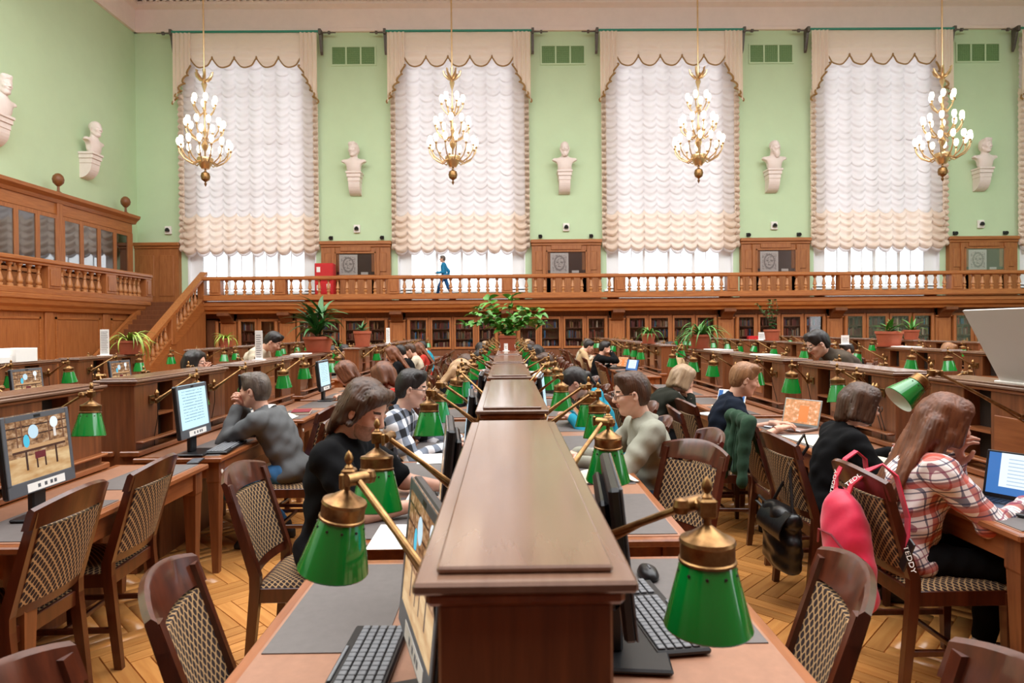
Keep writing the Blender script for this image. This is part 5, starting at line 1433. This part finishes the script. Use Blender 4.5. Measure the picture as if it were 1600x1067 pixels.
def laptop(x, y, rz, kind, label, body='silver', op=1.85, s=1.):
    """screen at the -x... user sits on the -x side and the screen faces -x"""
    r = empty('laptop', (x, y, ZT+.006), rz, label, 'laptop'); r.scale = (s, s, s)
    MB().box(-.115, .115, -.16, .16, 0, .016, .004).build('base', M[body], r)
    k = MB()
    for j in range(5):
        for i in range(13): k.box(-.0+j*.02, .017+j*.02, -.135+i*.021, -.117+i*.021, .016, .018)
    o = k.build('keys', M['black'], r); o['kind'] = 'stuff'
    MB().box(-.09, -.03, -.05, .05, .016, .0165).build('touchpad', M['grey_plastic'], r)
    lid = empty('lid', (.115, 0, .014)); lid.parent = r
    T = Matrix.Rotation(op-PI/2, 4, 'Y')
    b = MB(); b.T = T; b.box(-.0, .007, -.16, .16, 0, .215, .003); lm = b.build('lid', M[body], r, (.115, 0, .014)); bpy.data.objects.remove(lid)
    MB().box(-.001, .0, -.148, .148, -.094, .094).build('screen', M['scr_'+kind], lm, tuple(T@Vector((-.001, 0, .112))), (0, op-PI/2, 0))
    return r
laptop(2.22, 4.98, R(32), 'orange', 'silver laptop with an orange screen in front of the navy t-shirt man')
laptop(2.20, 2.76, R(32), 'doc', 'laptop with a blue document screen at the right edge', 'black')
laptop(1.92, 5.75, R(30), 'doc', 'white laptop between the olive sweater woman and the navy t-shirt man', 'white')
laptop(2.15, 12.4, R(30), 'orange', 'small far laptop with a glowing orange screen by the bearded man', 'black')
laptop(2.12, 11.3, R(30), 'doc', 'small far laptop with a violet blue screen on the yellowish table', 'black')
laptop(-.36, 3.05, 0, 'text', 'white laptop under the hands of the long haired man in black', 'white', 1.9)
laptop(-.38, 4.45, 0, 'text', 'dark laptop under the hands of the person in the checked shirt', 'black', 1.9)
def paper(x, y, z, w, l, h, rz, label, m='white', cat='paper', nm='paper_sheet'):
    o = MB().box(-w/2, w/2, -l/2, l/2, 0, h, min(.002, h/3)).build(nm, M[m], None, (x, y, z), (0, 0, rz)); return tag(o, label, cat)
M['page'] = mat('page', '#e8dfc8', .8, 0, .04, 20); M['bluecover'] = mat('bluecover', '#8a8fb8', .4); M['winecover'] = mat('winecover', '#7d1f2e', .5)
def book(x, y, z, rz, label, cover='winecover', w=.17, l=.24, h=.03, opened=False):
    r = empty('book', (x, y, z), rz, label, 'book')
    if opened:
        for s_ in (-1, 1):
            MB().sheet(lambda u, v: (s_*(.005+w*u), -l/2+l*v, .004+h*math.sin(PI*min(1, u*1.1+.08))*.9), 8, 2, .004).build('page_block', M['page'], r)
        MB().box(-w-.008, w+.008, -l/2-.004, l/2+.004, 0, .003).build('cover', M[cover], r)
    else:
        MB().box(-w/2, w/2, -l/2, l/2, 0, .003).build('cover', M[cover], r); MB().box(-w/2, w/2, -l/2, l/2, h-.003, h).build('cover', M[cover], r)
        MB().box(-w/2, -w/2+.004, -l/2, l/2, .003, h-.003).build('spine', M[cover], r); MB().box(-w/2+.006, w/2-.005, -l/2+.004, l/2-.004, .003, h-.003).build('page_block', M['page'], r)
    return r
paper(2.18, 4.42, ZT+.006, .30, .5, .004, .1, 'cream folder of papers beside the green jacket chair', 'page')
paper(2.24, 4.05, ZT+.006, .22, .31, .003, -.1, 'pale violet sheet beside the black sweater woman', 'bluecover')
book(.56, 2.78, ZT+.006, .1, 'open white exercise book in front of the sage green shirt', 'grey_plastic', .12, .22, .018, True) if False else None
book(.52, 3.42, ZT+.006, .15, 'open book in front of the man in the sage green shirt', 'grey_plastic', .15, .22, .025, True)
paper(-.45, 3.98, ZT+.006, .21, .297, .003, .1, 'white sheet on the table before the checked shirt')
paper(-.42, 2.5, ZT+.006, .21, .297, .002, 0, 'white sheet on the near left table')
book(2.30, 3.72, ZT+.006, .2, 'open book under the hands of the black sweater woman', 'grey_plastic', .15, .22, .02, True)
book(2.05, 5.98, ZT+.006, -.1, 'thick closed book beside the white laptop', 'page', .2, .26, .05)
book(-1.98, 6.2, ZT+.006, .2, 'wine red closed book on the left row table', 'winecover')
book(-2.1, 5.9, ZT+.006, 0, 'open book beyond the grey haired man', 'grey_plastic', .15, .22, .03, True)
book(-1.95, 8.7, ZT+.006, .3, 'open book left of the plinth with the small yucca', 'page', .17, .25, .03, True)
book(3.1, 10.9, ZT+.006, 0, 'dark red book on the yellowish table beyond the aisle', 'winecover')
q = MB().box(-.035, .035, -.075, .075, 0, .009, .003).build('phone', M['black'], None, (-1.93, 3.98, ZT+.005), (0, 0, .2)); tag(q, 'black phone lying near the table corner by the text monitor', 'phone')
MB().box(-.031, .031, -.068, .068, .009, .0095).build('phone_screen', M['grey_plastic'], q)
def bottle(x, y, label):
    r = empty('water_bottle', (x, y, ZT+.005), 0, label, 'bottle')
    MB().lathe([(.0, 0), (.03, 0), (.032, .01), (.031, .12), (.024, .16), (.012, .18), (.012, .19)], n=16).build('body', M['white'], r, smooth=True)
    MB().lathe([(.014, .185), (.014, .21), (0, .212)], n=14).build('cap', mat('blue_cap', '#2a8fd0', .4), r, smooth=True)
bottle(2.28, 3.2, 'small white bottle with a blue cap beside the face of the plaid shirt person')
# cards and papers standing on the partition tops
def card(x, y, w, h, label, base=.0, rz=0):
    r = empty('sign_card', (x, y, ZP+.004), rz, label, 'card')
    MB().box(-w/2, w/2, -.004, .004, .004, h, .001).build('card_face', M['white'], r); MB().box(-w/2-.02, w/2+.02, -.04, .04, 0, .006).build('foot', M['white'], r)
    t = MB()
    for k in range(int(h/.022)-2): t.box(-w/2+.012, w/2-.012-(k*7 % 3)*.006, -.0048, -.004, .03+k*.022, .036+k*.022)
    o = t.build('print_lines', M['grey_plastic'], r); o['kind'] = 'stuff'
card(-5.08, 8.15, .11, .33, 'tall white printed card on the far left row partition')
card(-2.52, 6.55, .075, .30, 'tall white printed card on the left row beside the standing man')
card(-2.50, 13.6, .08, .32, 'tall white card on the left row back half, right of the small yucca')
card(.0, 8.35, .05, .10, 'small clear card stand left of the vine pot on the middle row')
card(5.3, 13.2, .16, .16, 'white tent card left of the small bush on the second right row', rz=.2)
card(5.22, 9.8, .12, .14, 'small white card right of the big red pot')
for k, (dx, dy, h) in enumerate(((0, 0, .14), (-.28, -.15, .08), (.08, -.35, .06))):
    paper(-5.1+dx*.2, 6.7+dy, ZP+.004, .24, .3, h, .1*k, ['tall stack of white paper on the far left partition', 'low stack of white paper at the left edge, far left row', 'thin stack of white paper nearest the left edge'][k])
for k, (x, y, l) in enumerate(((2.64, 6.5, .3), (5.28, 8.4, .35), (-2.52, 7.9, .3), (2.66, 8.0, .4), (.03, 11.0, .3))):
    paper(x, y, ZP+.004, .2, l, .012, .05*k, 'loose white papers on the partition top, %s' % ['near the lamp right of the fair haired man', 'second right row beside the big red pot', 'left row before the standing man', 'right row beside the big spider plant', 'middle row behind the vine pot'][k])
# grey board leaning on the nearest right partition
bd = empty('tilted_board', (2.60, 3.14, ZP), 0, 'large pale grey board leaning left on the right row partition', 'board')
V = [(-.03, .24), (.0, .26)]
MB().prism([(.0, .004), (.012, .004), (-.188, .385), (-.20, .38)], -.20, .20, 'y').build('panel', M['panelgrey'], bd)
MB().box(-.02, .14, -.22, .22, .002, .012, .003).build('base_sheet', M['white'], bd)
for yy in (-.15, .15): MB().cyl((.10, yy, .012), (-.10, yy, .22), .005, n=8).build('prop', M['black'], bd)

# ---------------- bags and the jacket ----------------
M['redbag'] = mat('red_nylon', '#e0214a', .5, 0, .15, 8, (1, 1, 1), .3, .01, sheen=.3); M['blackbag'] = mat('black_leather', '#141416', .32, 0, .2, 12, (1, 1, 1), .3, .01)
M['jacket'] = mat('green_wool', '#1f3d28', .95, 0, .25, 16, (1, 1, 1), .4, .01)
def sdf_part(s, name, m, parent, warp=None, loc=(0, 0, 0)):
    V, Fq = s.mesh(warp); return link_mesh(name, nmesh(name, V, Fq, m, smooth=True), parent, loc)
bp = empty('backpack', (1.50, 2.80, .36), 0, 'bright red backpack with lettered straps on the plaid person\'s chair', 'backpack')
s = SDF((-.22, -.26, -.05), (.2, .26, .56), .011)
s.ell((0, .0, .17), (.085, .15, .20), k=.05); s.ell((-.01, .02, .33), (.075, .125, .15), k=.06); s.cap((.0, -.10, .05), (.02, .10, .07), .07, k=.05); s.cap((-.01, .05, .40), (.02, .09, .45), .045, .03, k=.05); s.ell((-.06, -.02, .14), (.05, .10, .10), k=.03)
sdf_part(s, 'bag_body', M['redbag'], bp, lambda X, Y, Z: .006*np.sin(Y*30+Z*9)*np.sin(Z*13-X*20+1)+.003*np.sin(Z*50+Y*34)*np.sin(Y*40))
MB().tube([(-.07, -.12, .25), (-.10, -.05, .31), (-.10, .06, .30), (-.07, .13, .22)], .005, 6).build('zip', M['winecover'], bp)
def strap(pts, w, m, name='strap'):
    b = MB(); P_ = [Vector(p) for p in pts]; V = []
    for i, p in enumerate(P_):
        d = (P_[min(i+1, len(P_)-1)]-P_[max(i-1, 0)]).normalized(); sd = Vector((0, 1, 0)); sd = (sd-d*sd.dot(d)).normalized(); n = d.cross(sd)
        for a, c in ((-1, -1), (1, -1), (1, 1), (-1, 1)): V.append(tuple(p+sd*a*w/2+n*c*.003))
    n = len(P_); Fs = [(4*i+k, 4*i+(k+1) % 4, 4*i+4+(k+1) % 4, 4*i+4+k) for i in range(n-1) for k in range(4)]+[(3, 2, 1, 0), tuple(4*n-4+k for k in range(4))]
    return fixn(b.add(V, Fs).build(name, m, bp))
strap([(.0, .10, .44), (.01, .12, .52), (.06, .13, .60), (.11, .13, .635), (.15, .13, .60), (.16, .13, .5)], .034, M['redbag'])
strap([(.0, .03, .42), (.02, .0, .52), (.07, -.03, .58), (.12, -.06, .615), (.16, -.09, .57), (.19, -.12, .40), (.17, -.14, .25)], .034, M['redbag'])
strap([(.0, .06, .455), (.0, .065, .49), (.02, .07, .47)], .02, M['black'], 'hang_loop')
def text_mesh(txt, size, name, m, parent, mw):
    cu = bpy.data.curves.new('t', 'FONT'); cu.body = txt; cu.size = size; cu.extrude = .0006; cu.align_x = 'CENTER'; cu.align_y = 'CENTER'
    to = bpy.data.objects.new('t', cu); COL.objects.link(to); bpy.context.view_layer.update()
    me = bpy.data.meshes.new_from_object(to.evaluated_get(bpy.context.evaluated_depsgraph_get())); bpy.data.objects.remove(to)
    me.name = name; me.materials.clear(); me.materials.append(m); o = link_mesh(name, me, parent); o.matrix_local = mw; return o
def orient(p, xdir, zdir):
    x = Vector(xdir).normalized(); z = Vector(zdir); z = (z-x*z.dot(x)).normalized(); y = z.cross(x)
    return Matrix(((x.x, y.x, z.x, p[0]), (x.y, y.y, z.y, p[1]), (x.z, y.z, z.z, p[2]), (0, 0, 0, 1)))
text_mesh('TEDDY', .034, 'strap_lettering', M['white'], bp, orient((-.002, .115, .50), (.25, .05, 1), (-1, 0, .3)))
text_mesh('TEDDY', .034, 'strap_lettering', M['white'], bp, orient((.03, -.012, .545), (.6, -.25, .6), (-.8, -.2, .7)))
tb = MB().box(-.004, .004, -.02, .02, -.13, .03, .002).build('strap_tail', M['black'], bp, (.16, -.185, .30), (0.5, 0, 0))
text_mesh('TEDDY', .034, 'strap_lettering', M['white'], bp, orient((.153, -.19, .25), (0, -.5, -.85), (-1, -.4, 0)))
hb = empty('handbag', (1.555, 3.60, .22), 0, 'black leather shoulder bag hanging on the black sweater woman\'s chair', 'handbag')
s = SDF((-.16, -.24, -.03), (.16, .24, .42), .011)
s.ell((0, 0, .14), (.075, .16, .16), k=.05); s.cap((0, -.13, .27), (0, .13, .27), .035, k=.06); s.cap((0, -.10, .04), (0, .10, .04), .05, k=.05)
sdf_part(s, 'bag_body', M['blackbag'], hb, lambda X, Y, Z: .006*np.sin(Y*45+Z*20)*np.sin(Z*28)+.003*np.sin(Z*80-Y*30))
MB().sheet(lambda u, v: (-.02-.06*math.sin(v*2), -.14+.28*u, .30-.13*v), 8, 6, .005, (-1, 0, 0)).build('flap', M['blackbag'], hb, smooth=True)
MB().tube([(0, -.12, .28), (.03, -.03, .48), (.08, .02, .60), (.13, .03, .665), (.16, .05, .60), (.05, .10, .40), (0, .13, .28)], .008, 6).build('shoulder_strap', M['blackbag'], hb, smooth=True)
MB().tube([(0, .13, .26), (-.03, .22, .30), (-.04, .24, .27), (0, .14, .22)], .009, 6).build('handle', M['blackbag'], hb, smooth=True)
MB().cyl((.05, -.005, .53), (.04, -.02, .53), .016, n=10).build('buckle', M['silver'], hb)
hb.scale = (1.1, 1.12, 1.1)
jk = empty('jacket', (1.60, 4.36, .5), 0, 'dark green woollen jacket draped over an empty chair back', 'jacket')
s = SDF((-.2, -.33, -.1), (.25, .33, .56), .011)
for yy in (-.15, -.05, .05, .15):
    s.cap((.0, yy, .455), (-.045, yy*1.05, .14+.04*math.sin(yy*30)), .028, .034, k=.03); s.cap((.0, yy, .455), (.075, yy, .25), .028, .026, k=.03)
s.cap((-.0, -.19, .44), (-.01, .19, .44), .034, k=.04); s.cap((-.03, -.19, .42), (-.08, -.23, .05), .042, .036, k=.03); s.cap((-.03, .12, .30), (-.07, .15, .02), .04, .034, k=.03)
sdf_part(s, 'jacket_cloth', M['jacket'], jk, lambda X, Y, Z: .005*np.sin(Y*52+Z*6)*np.clip(1.2-Z*1.5, .2, 1)+.003*np.sin(Z*60+Y*25))
MB().tube([(-.06, -.1, .40), (-.085, -.105, .25), (-.09, -.11, .10)], .004, 6).build('seam', M['jacket'], jk)
# ---------------- flower pots ----------------
def leafmat(n, a, b): M[n] = mat(n, a, .45, 0, 0, 12, (1, 1, 1), .1, .002, col2=b, rndv=.35); return M[n]
leafmat('leaf_dark', '#2f6b2a', '#1d4a1f'); leafmat('leaf_mid', '#4f8f34', '#2f6a26'); leafmat('leaf_lime', '#a3b545', '#6d8f33'); leafmat('leaf_vine', '#62a03a', '#3a7a2c')
M['stem'] = mat('stem', '#6b5a3a', .8)
def leaf_mesh(L, w, arch, fold=.3, tip=1.2, n=9):
    b = MB(); V = []; 
    for i in range(n+1):
        t = i/n; a = .9-arch*t; 
        if i == 0: x, z, px_, pz_ = 0, 0, 0, 0
        else: x += math.cos(a)*L/n; z += math.sin(a)*L/n
        ww = w*(math.sin(PI*min(1, t**.6*.92+.08))**tip) + .0005
        for s_, up in ((-1, fold), (0, 0), (1, fold)): V.append((x-math.sin(a)*0, s_*ww/2, z+abs(s_)*up*ww/2))
    Fs = [(3*i+k, 3*i+k+1, 3*i+4+k, 3*i+3+k) for i in range(n) for k in (0, 1)]
    return b.add(V, Fs)
def pot(parent, w, h, square=False, m='terracotta'):
    n = 4 if square else 20; q = 1.3 if square else 1; r1, r0 = w/2*q, w/2*.76*q
    prof = [(0, .012), (r0, .012), (r1*.93, h*.82), (r1, h*.84), (r1, h), (r1*.9, h), (r1*.86, h*.86), (0, h*.86)]
    o = MB().lathe(prof, n=n, rot=PI/4 if square else 0).build('pot', M[m], parent, smooth=not square, sharp=40)
    MB().lathe([(0, 0), (r0*1.25, 0), (r0*1.3, .02), (r0*1.2, .02), (0, .014)], n=n, rot=PI/4 if square else 0).build('saucer', M[m], parent)
    MB().lathe([(0, h*.86), (r1*.88, h*.87), (0, h*.9)], n=n, rot=PI/4 if square else 0).build('soil', M['soil'], parent)
def plant(label, x, y, w, h, kind, spread, seed=1, square=False, lm='leaf_mid', hgt=.4, n=None):
    r = empty('potted_plant', (x, y, ZP+.004), 0, label, 'plant'); pot(r, w, h, square); rr = random.Random(seed); z0 = h*.88
    if kind == 'spider':
        ms = [leaf_mesh(spread*l, .026, a, .4).mesh('leaf', M[lm], True, 80) for l, a in ((1.0, 2.4), (.85, 2.0), (.75, 1.4), (1.15, 2.9))]
        for k in range(n or 42):
            o = link_mesh('leaf', rr.choice(ms), r, (rr.uniform(-.03, .03), rr.uniform(-.03, .03), z0)); s_ = rr.uniform(.7, 1.1)
            o.rotation_euler = (rr.uniform(-.2, .2), rr.uniform(-.6, .35), rr.uniform(0, 2*PI)); o.scale = (s_,)*3
    elif kind == 'palm':
        ms = [leaf_mesh(spread*l, spread*.15, a, .3, 1).mesh('leaf', M[lm], True, 80) for l, a in ((1.0, 1.1), (.8, .8), (.9, 1.5))]
        stems = [(0, 0, hgt*.4)] if n and n < 20 else [(-.03, 0, hgt*.25), (.04, .02, hgt*.5), (0, -.04, hgt*.1)]
        for sx, sy, sh_ in stems:
            MB().tube([(sx*.5, sy*.5, z0-.05), (sx, sy, z0+sh_)], .018, 8).build('stem', M['stem'], r)
            for k in range((n or 36)//len(stems)):
                o = link_mesh('leaf', rr.choice(ms), r, (sx, sy, z0+sh_+rr.uniform(-.05, .02))); s_ = rr.uniform(.7, 1.1)
                o.rotation_euler = (rr.uniform(-.2, .2), rr.uniform(-.75, .6), rr.uniform(0, 2*PI)); o.scale = (s_,)*3
    else:
        ms = [leaf_mesh(l, l*.62, .9, .25, .8, 5).mesh('leaf', M[lm], True, 80) for l in ((.13, .11, .15) if kind == 'vine' else (.05, .06, .045))]
        for b_ in range(9 if kind == 'vine' else 7):
            a = 2*PI*b_/9+rr.uniform(-.3, .3); p = Vector((0, 0, z0)); pts = [tuple(p)]
            d = Vector((math.cos(a)*.8, math.sin(a)*.35, .8)).normalized() if kind == 'vine' else Vector((math.cos(a)*.25, math.sin(a)*.25, 1)).normalized()
            st_ = spread/9 if kind == 'vine' else hgt/9
            for k in range(9):
                p = p+d*st_; d = (d+Vector((0, 0, -.11 if kind == 'vine' else .02))+Vector((rr.uniform(-.2, .2), rr.uniform(-.15, .15), rr.uniform(-.1, .1)))).normalized(); pts.append(tuple(p))
                for q_ in range(3):
                    o = link_mesh('leaf', rr.choice(ms), r, tuple(p)); o.rotation_euler = (rr.uniform(-.8, .8), rr.uniform(-.3, .9), rr.uniform(0, 2*PI)); s_ = rr.uniform(.7, 1.25); o.scale = (s_,)*3
            MB().tube(pts, .005, 5).build('stem', M['stem'], r)
    return r
plant('tall dark green palm in a large red pot on the left row', -2.52, 8.62, .40, .21, 'palm', .50, 3, False, 'leaf_dark', .62, 60)
plant('drooping yellow green spider plant in a red pot on the far left row', -5.0, 8.55, .30, .18, 'spider', .46, 5, False, 'leaf_lime', n=46)
plant('small yellow green hanging spider plant on the far left row, farther back', -5.05, 11.6, .24, .16, 'spider', .34, 6, False, 'leaf_lime', n=30)
plant('small yucca in a red pot on the left row back half', -2.46, 11.0, .31, .27, 'palm', .26, 8, False, 'leaf_dark', .1, 16)
plant('wide leafy vine in a rectangular pot on the middle row', .02, 8.62, .25, .20, 'vine', .62, 11, True, 'leaf_vine')
plant('big arching spider plant in a red pot on the right row', 2.62, 8.62, .28, .19, 'spider', .55, 9, False, 'leaf_mid', n=60)
plant('smaller spider plant in a pot on the right row back half', 2.52, 11.3, .26, .18, 'spider', .36, 12, False, 'leaf_mid', n=36)
plant('small upright leafy bush in a red pot on the second right row', 5.30, 12.7, .32, .22, 'bush', .4, 13, False, 'leaf_dark', .62)
plant('broad leaved plant in the biggest round red pot on the second right row', 5.24, 8.7, .35, .21, 'palm', .28, 14, False, 'leaf_mid', .15, 22)
plant('upright broad leaved plant in the smaller red pot on the far right row', 7.9, 12.4, .30, .19, 'palm', .34, 15, False, 'leaf_mid', .1, 20)
# ---------------- chandeliers ----------------
M['glow'] = mat('lit_glass', '#fff6e6', .4, emis='#fff3dc', estr=3.2)
def chandelier():
    r = empty('chandelier')          # origin at the tip
    z = lambda v: v-6.4
    MB().cyl((0, 0, z(10.35)), (0, 0, z(14.55)), .03, n=8).build('rod', M['brass_pale'], r)
    MB().lathe([(0, z(6.40)), (.03, z(6.45)), (.05, z(6.5)), (.02, z(6.56)), (.14, z(6.64)), (.17, z(6.75)), (.14, z(6.86)), (.04, z(6.92)), (.03, z(7.0)), (.16, z(7.04)), (.10, z(7.1))], n=16).build('drop_ball', M['brass'], r, smooth=True)
    MB().lathe([(.13, z(7.0)), (.2, z(7.1)), (.29, z(7.3)), (.28, z(7.36)), (.17, z(7.15))], n=16).build('basket', M['brass_pale'], r, smooth=True)
    MB().lathe([(.03, z(7.0)), (.03, z(7.6)), (.1, z(7.7)), (.13, z(7.8)), (.05, z(7.95)), (.03, z(8.1)), (.08, z(8.25)), (.03, z(8.4)), (.025, z(8.9)), (.06, z(8.98)), (.02, z(9.1)), (.02, z(9.6)), (.07, z(9.75)), (.1, z(9.85)), (.05, z(9.95)), (.04, z(10.15)), (.06, z(10.35))], n=12).build('column', M['brass_pale'], r, smooth=True)
    cr = MB()
    for k in range(6):
        a = 2*PI*k/6; c, s = math.cos(a), math.sin(a)
        cr.tube([(0, 0, z(9.95)), (.15*c, .15*s, z(10.0)), (.28*c, .28*s, z(10.12)), (.33*c, .33*s, z(10.25)), (.24*c, .24*s, z(10.22))], [.03, .05, .045, .03, .012], 6)
    o = cr.build('leaf_crown', M['brass_pale'], r, smooth=True)
    def tier(n, rad, zl, zh, r0, ph=0.):
        pts = [(r0, 0, zh+.06), (r0+(rad-r0)*.35, 0, zh-.04), (r0+(rad-r0)*.75, 0, zh+.10), (rad*.97, 0, zh+(zl-zh)*.55), (rad, 0, zl-.1)]
        am = MB(); am.tube(pts, .022, 6); am.lathe([(.015, -.1), (.05, -.07), (.055, -.05), (.02, -.04), (.02, .0)], (rad, 0, zl), 8); ame = am.mesh('arm', M['brass_pale'], True, 50)
        sm = MB().lathe([(.02, 0), (.055, .02), (.085, .1), (.08, .19), (.05, .24), (0, .25)], (rad, 0, zl), 10).mesh('glass_shade', M['glow'], True, 180)
        for k in range(n):
            a = link_mesh('arm', ame, r, (0, 0, 0), (0, 0, 2*PI*(k+ph)/n)); link_mesh('glass_shade', sm, a)
    tier(14, .88, z(7.72), z(7.2), .2); tier(10, .64, z(8.42), z(7.98), .08, .5); tier(6, .40, z(9.2), z(8.82), .05)
    return reg(r)
cd_ = chandelier()
for k, c in enumerate(WX[:4]):
    o = cd_ if k == 0 else copy_tree(cd_); o.location = (c-.0, 21.7, 6.4); o.scale = (.9, .9, 1)
    tag(o, 'three tiered gilt chandelier hanging before the %s' % ordw[k], 'chandelier', 'hall chandeliers')
# ---------------- busts ----------------
def bust(label, loc, rz, turn, beard, hair, seed=1):
    r = empty('wall_bust', loc, rz, label, 'bust'); s = SDF((-.16, -.26, -.05), (.2, .26, .52), .008)
    A = np.array(Matrix.Rotation(turn, 3, 'Z')); hc = np.array((.035, 0, .33))
    s.ell((0, 0, .05), (.085, .14, .15), k=.04); s.cap((-.0, -.17, .12), (-.0, .17, .12), .05, k=.05); s.cap((0, 0, .1), (.01, 0, .26), .06, .05, k=.04)
    s.ell((.0, -.22, .02), (.2, .10, .10), k=.01, sub=True); s.ell((.0, .22, .02), (.2, .10, .10), k=.01, sub=True)
    s.cap((0, 0, -.05), (0, 0, .0), .07, .06, k=.01)
    V, Fq = s.mesh(); V[:, 2] = np.maximum(V[:, 2], -.045)
    hv, hf = cached(('head', True, 1), lambda: head_sdf(.008)); VV = [V, hv@A.T+hc]; FF = [Fq, hf+len(V)]; o = len(V)+len(hv)
    if hair:
        h2, f2 = cached(('hair', 'short', 1), lambda: hair_sdf('short', .009, 2)); VV.append(h2@A.T+hc); FF.append(f2+o); o += len(h2)
    if beard:
        b = SDF((-.1, -.1, -.28), (.16, .1, .02), .008); b.ell((.06, 0, -.11), (.04, .05, .09 if beard > 1 else .05), k=.02)
        for y in (-1, 1): b.cap((.02, y*.06, -.04), (.05, y*.03, -.11), .022, k=.02)
        b.cap((.095, -.025, -.045), (.095, .025, -.045), .010, k=.01)
        v3, f3 = b.mesh(lambda X, Y, Z: .003*np.sin(Y*150+Z*60)); VV.append(v3@A.T+hc); FF.append(f3+o)
    ob = link_mesh('bust_figure', nmesh('bust_figure', np.concatenate(VV), np.concatenate(FF), M['bust'], smooth=True), r, (.36, 0, .12)); ob.scale = (2.25,)*3
    b = MB(); b.box(0, .52, -.3, .3, -.06, .02, .01); b.box(0, .48, -.27, .27, -.2, -.06, .01); b.box(0, .44, -.24, .24, -.36, -.2, .01); b.build('bracket_shelf', M['bust'], r)
    b = MB().prism([(0, -.36), (.42, -.36)]+[(.42*math.cos(t), -.36-.5*math.sin(t)) for t in np.linspace(.25, 1.35, 7)]+[(0, -.86)], -.22, .22, 'y'); b.build('bracket_scroll', M['bust'], r)
    return r
# local +x is out of the wall
zb_ = 7.72
bust('bust of a young curly haired man, first pier of the window wall', (centres[0], YW, zb_), -PI/2, -.35, 0, True)
bust('bust of a man with a moustache, pier between second and third windows', (centres[1]-.05, YW, zb_), -PI/2, 0, 1, False)
bust('bust of a bald man with a long beard, between third and fourth windows', (centres[2]-.1, YW, zb_), -PI/2, .35, 2, False)
bust('bust of a round faced man at the far right of the window wall', (centres[3]-.05, YW, zb_), -PI/2, .2, 0, True)
bust('bust of a bald man on the left wall above the gallery bookcase', (XL, 22.4, zb_), 0, -.3, 0, False)
bust('bust cut by the left edge of the view', (XL, 18.35, zb_), 0, -.3, 0, True)
P2(MB().box(XR, XR+.3, 2, YW+.5, 0, 14.6), 'wall_right_blocker', M['green_wall'])  # added out of view, keeps bright sky out of the bookcase glass
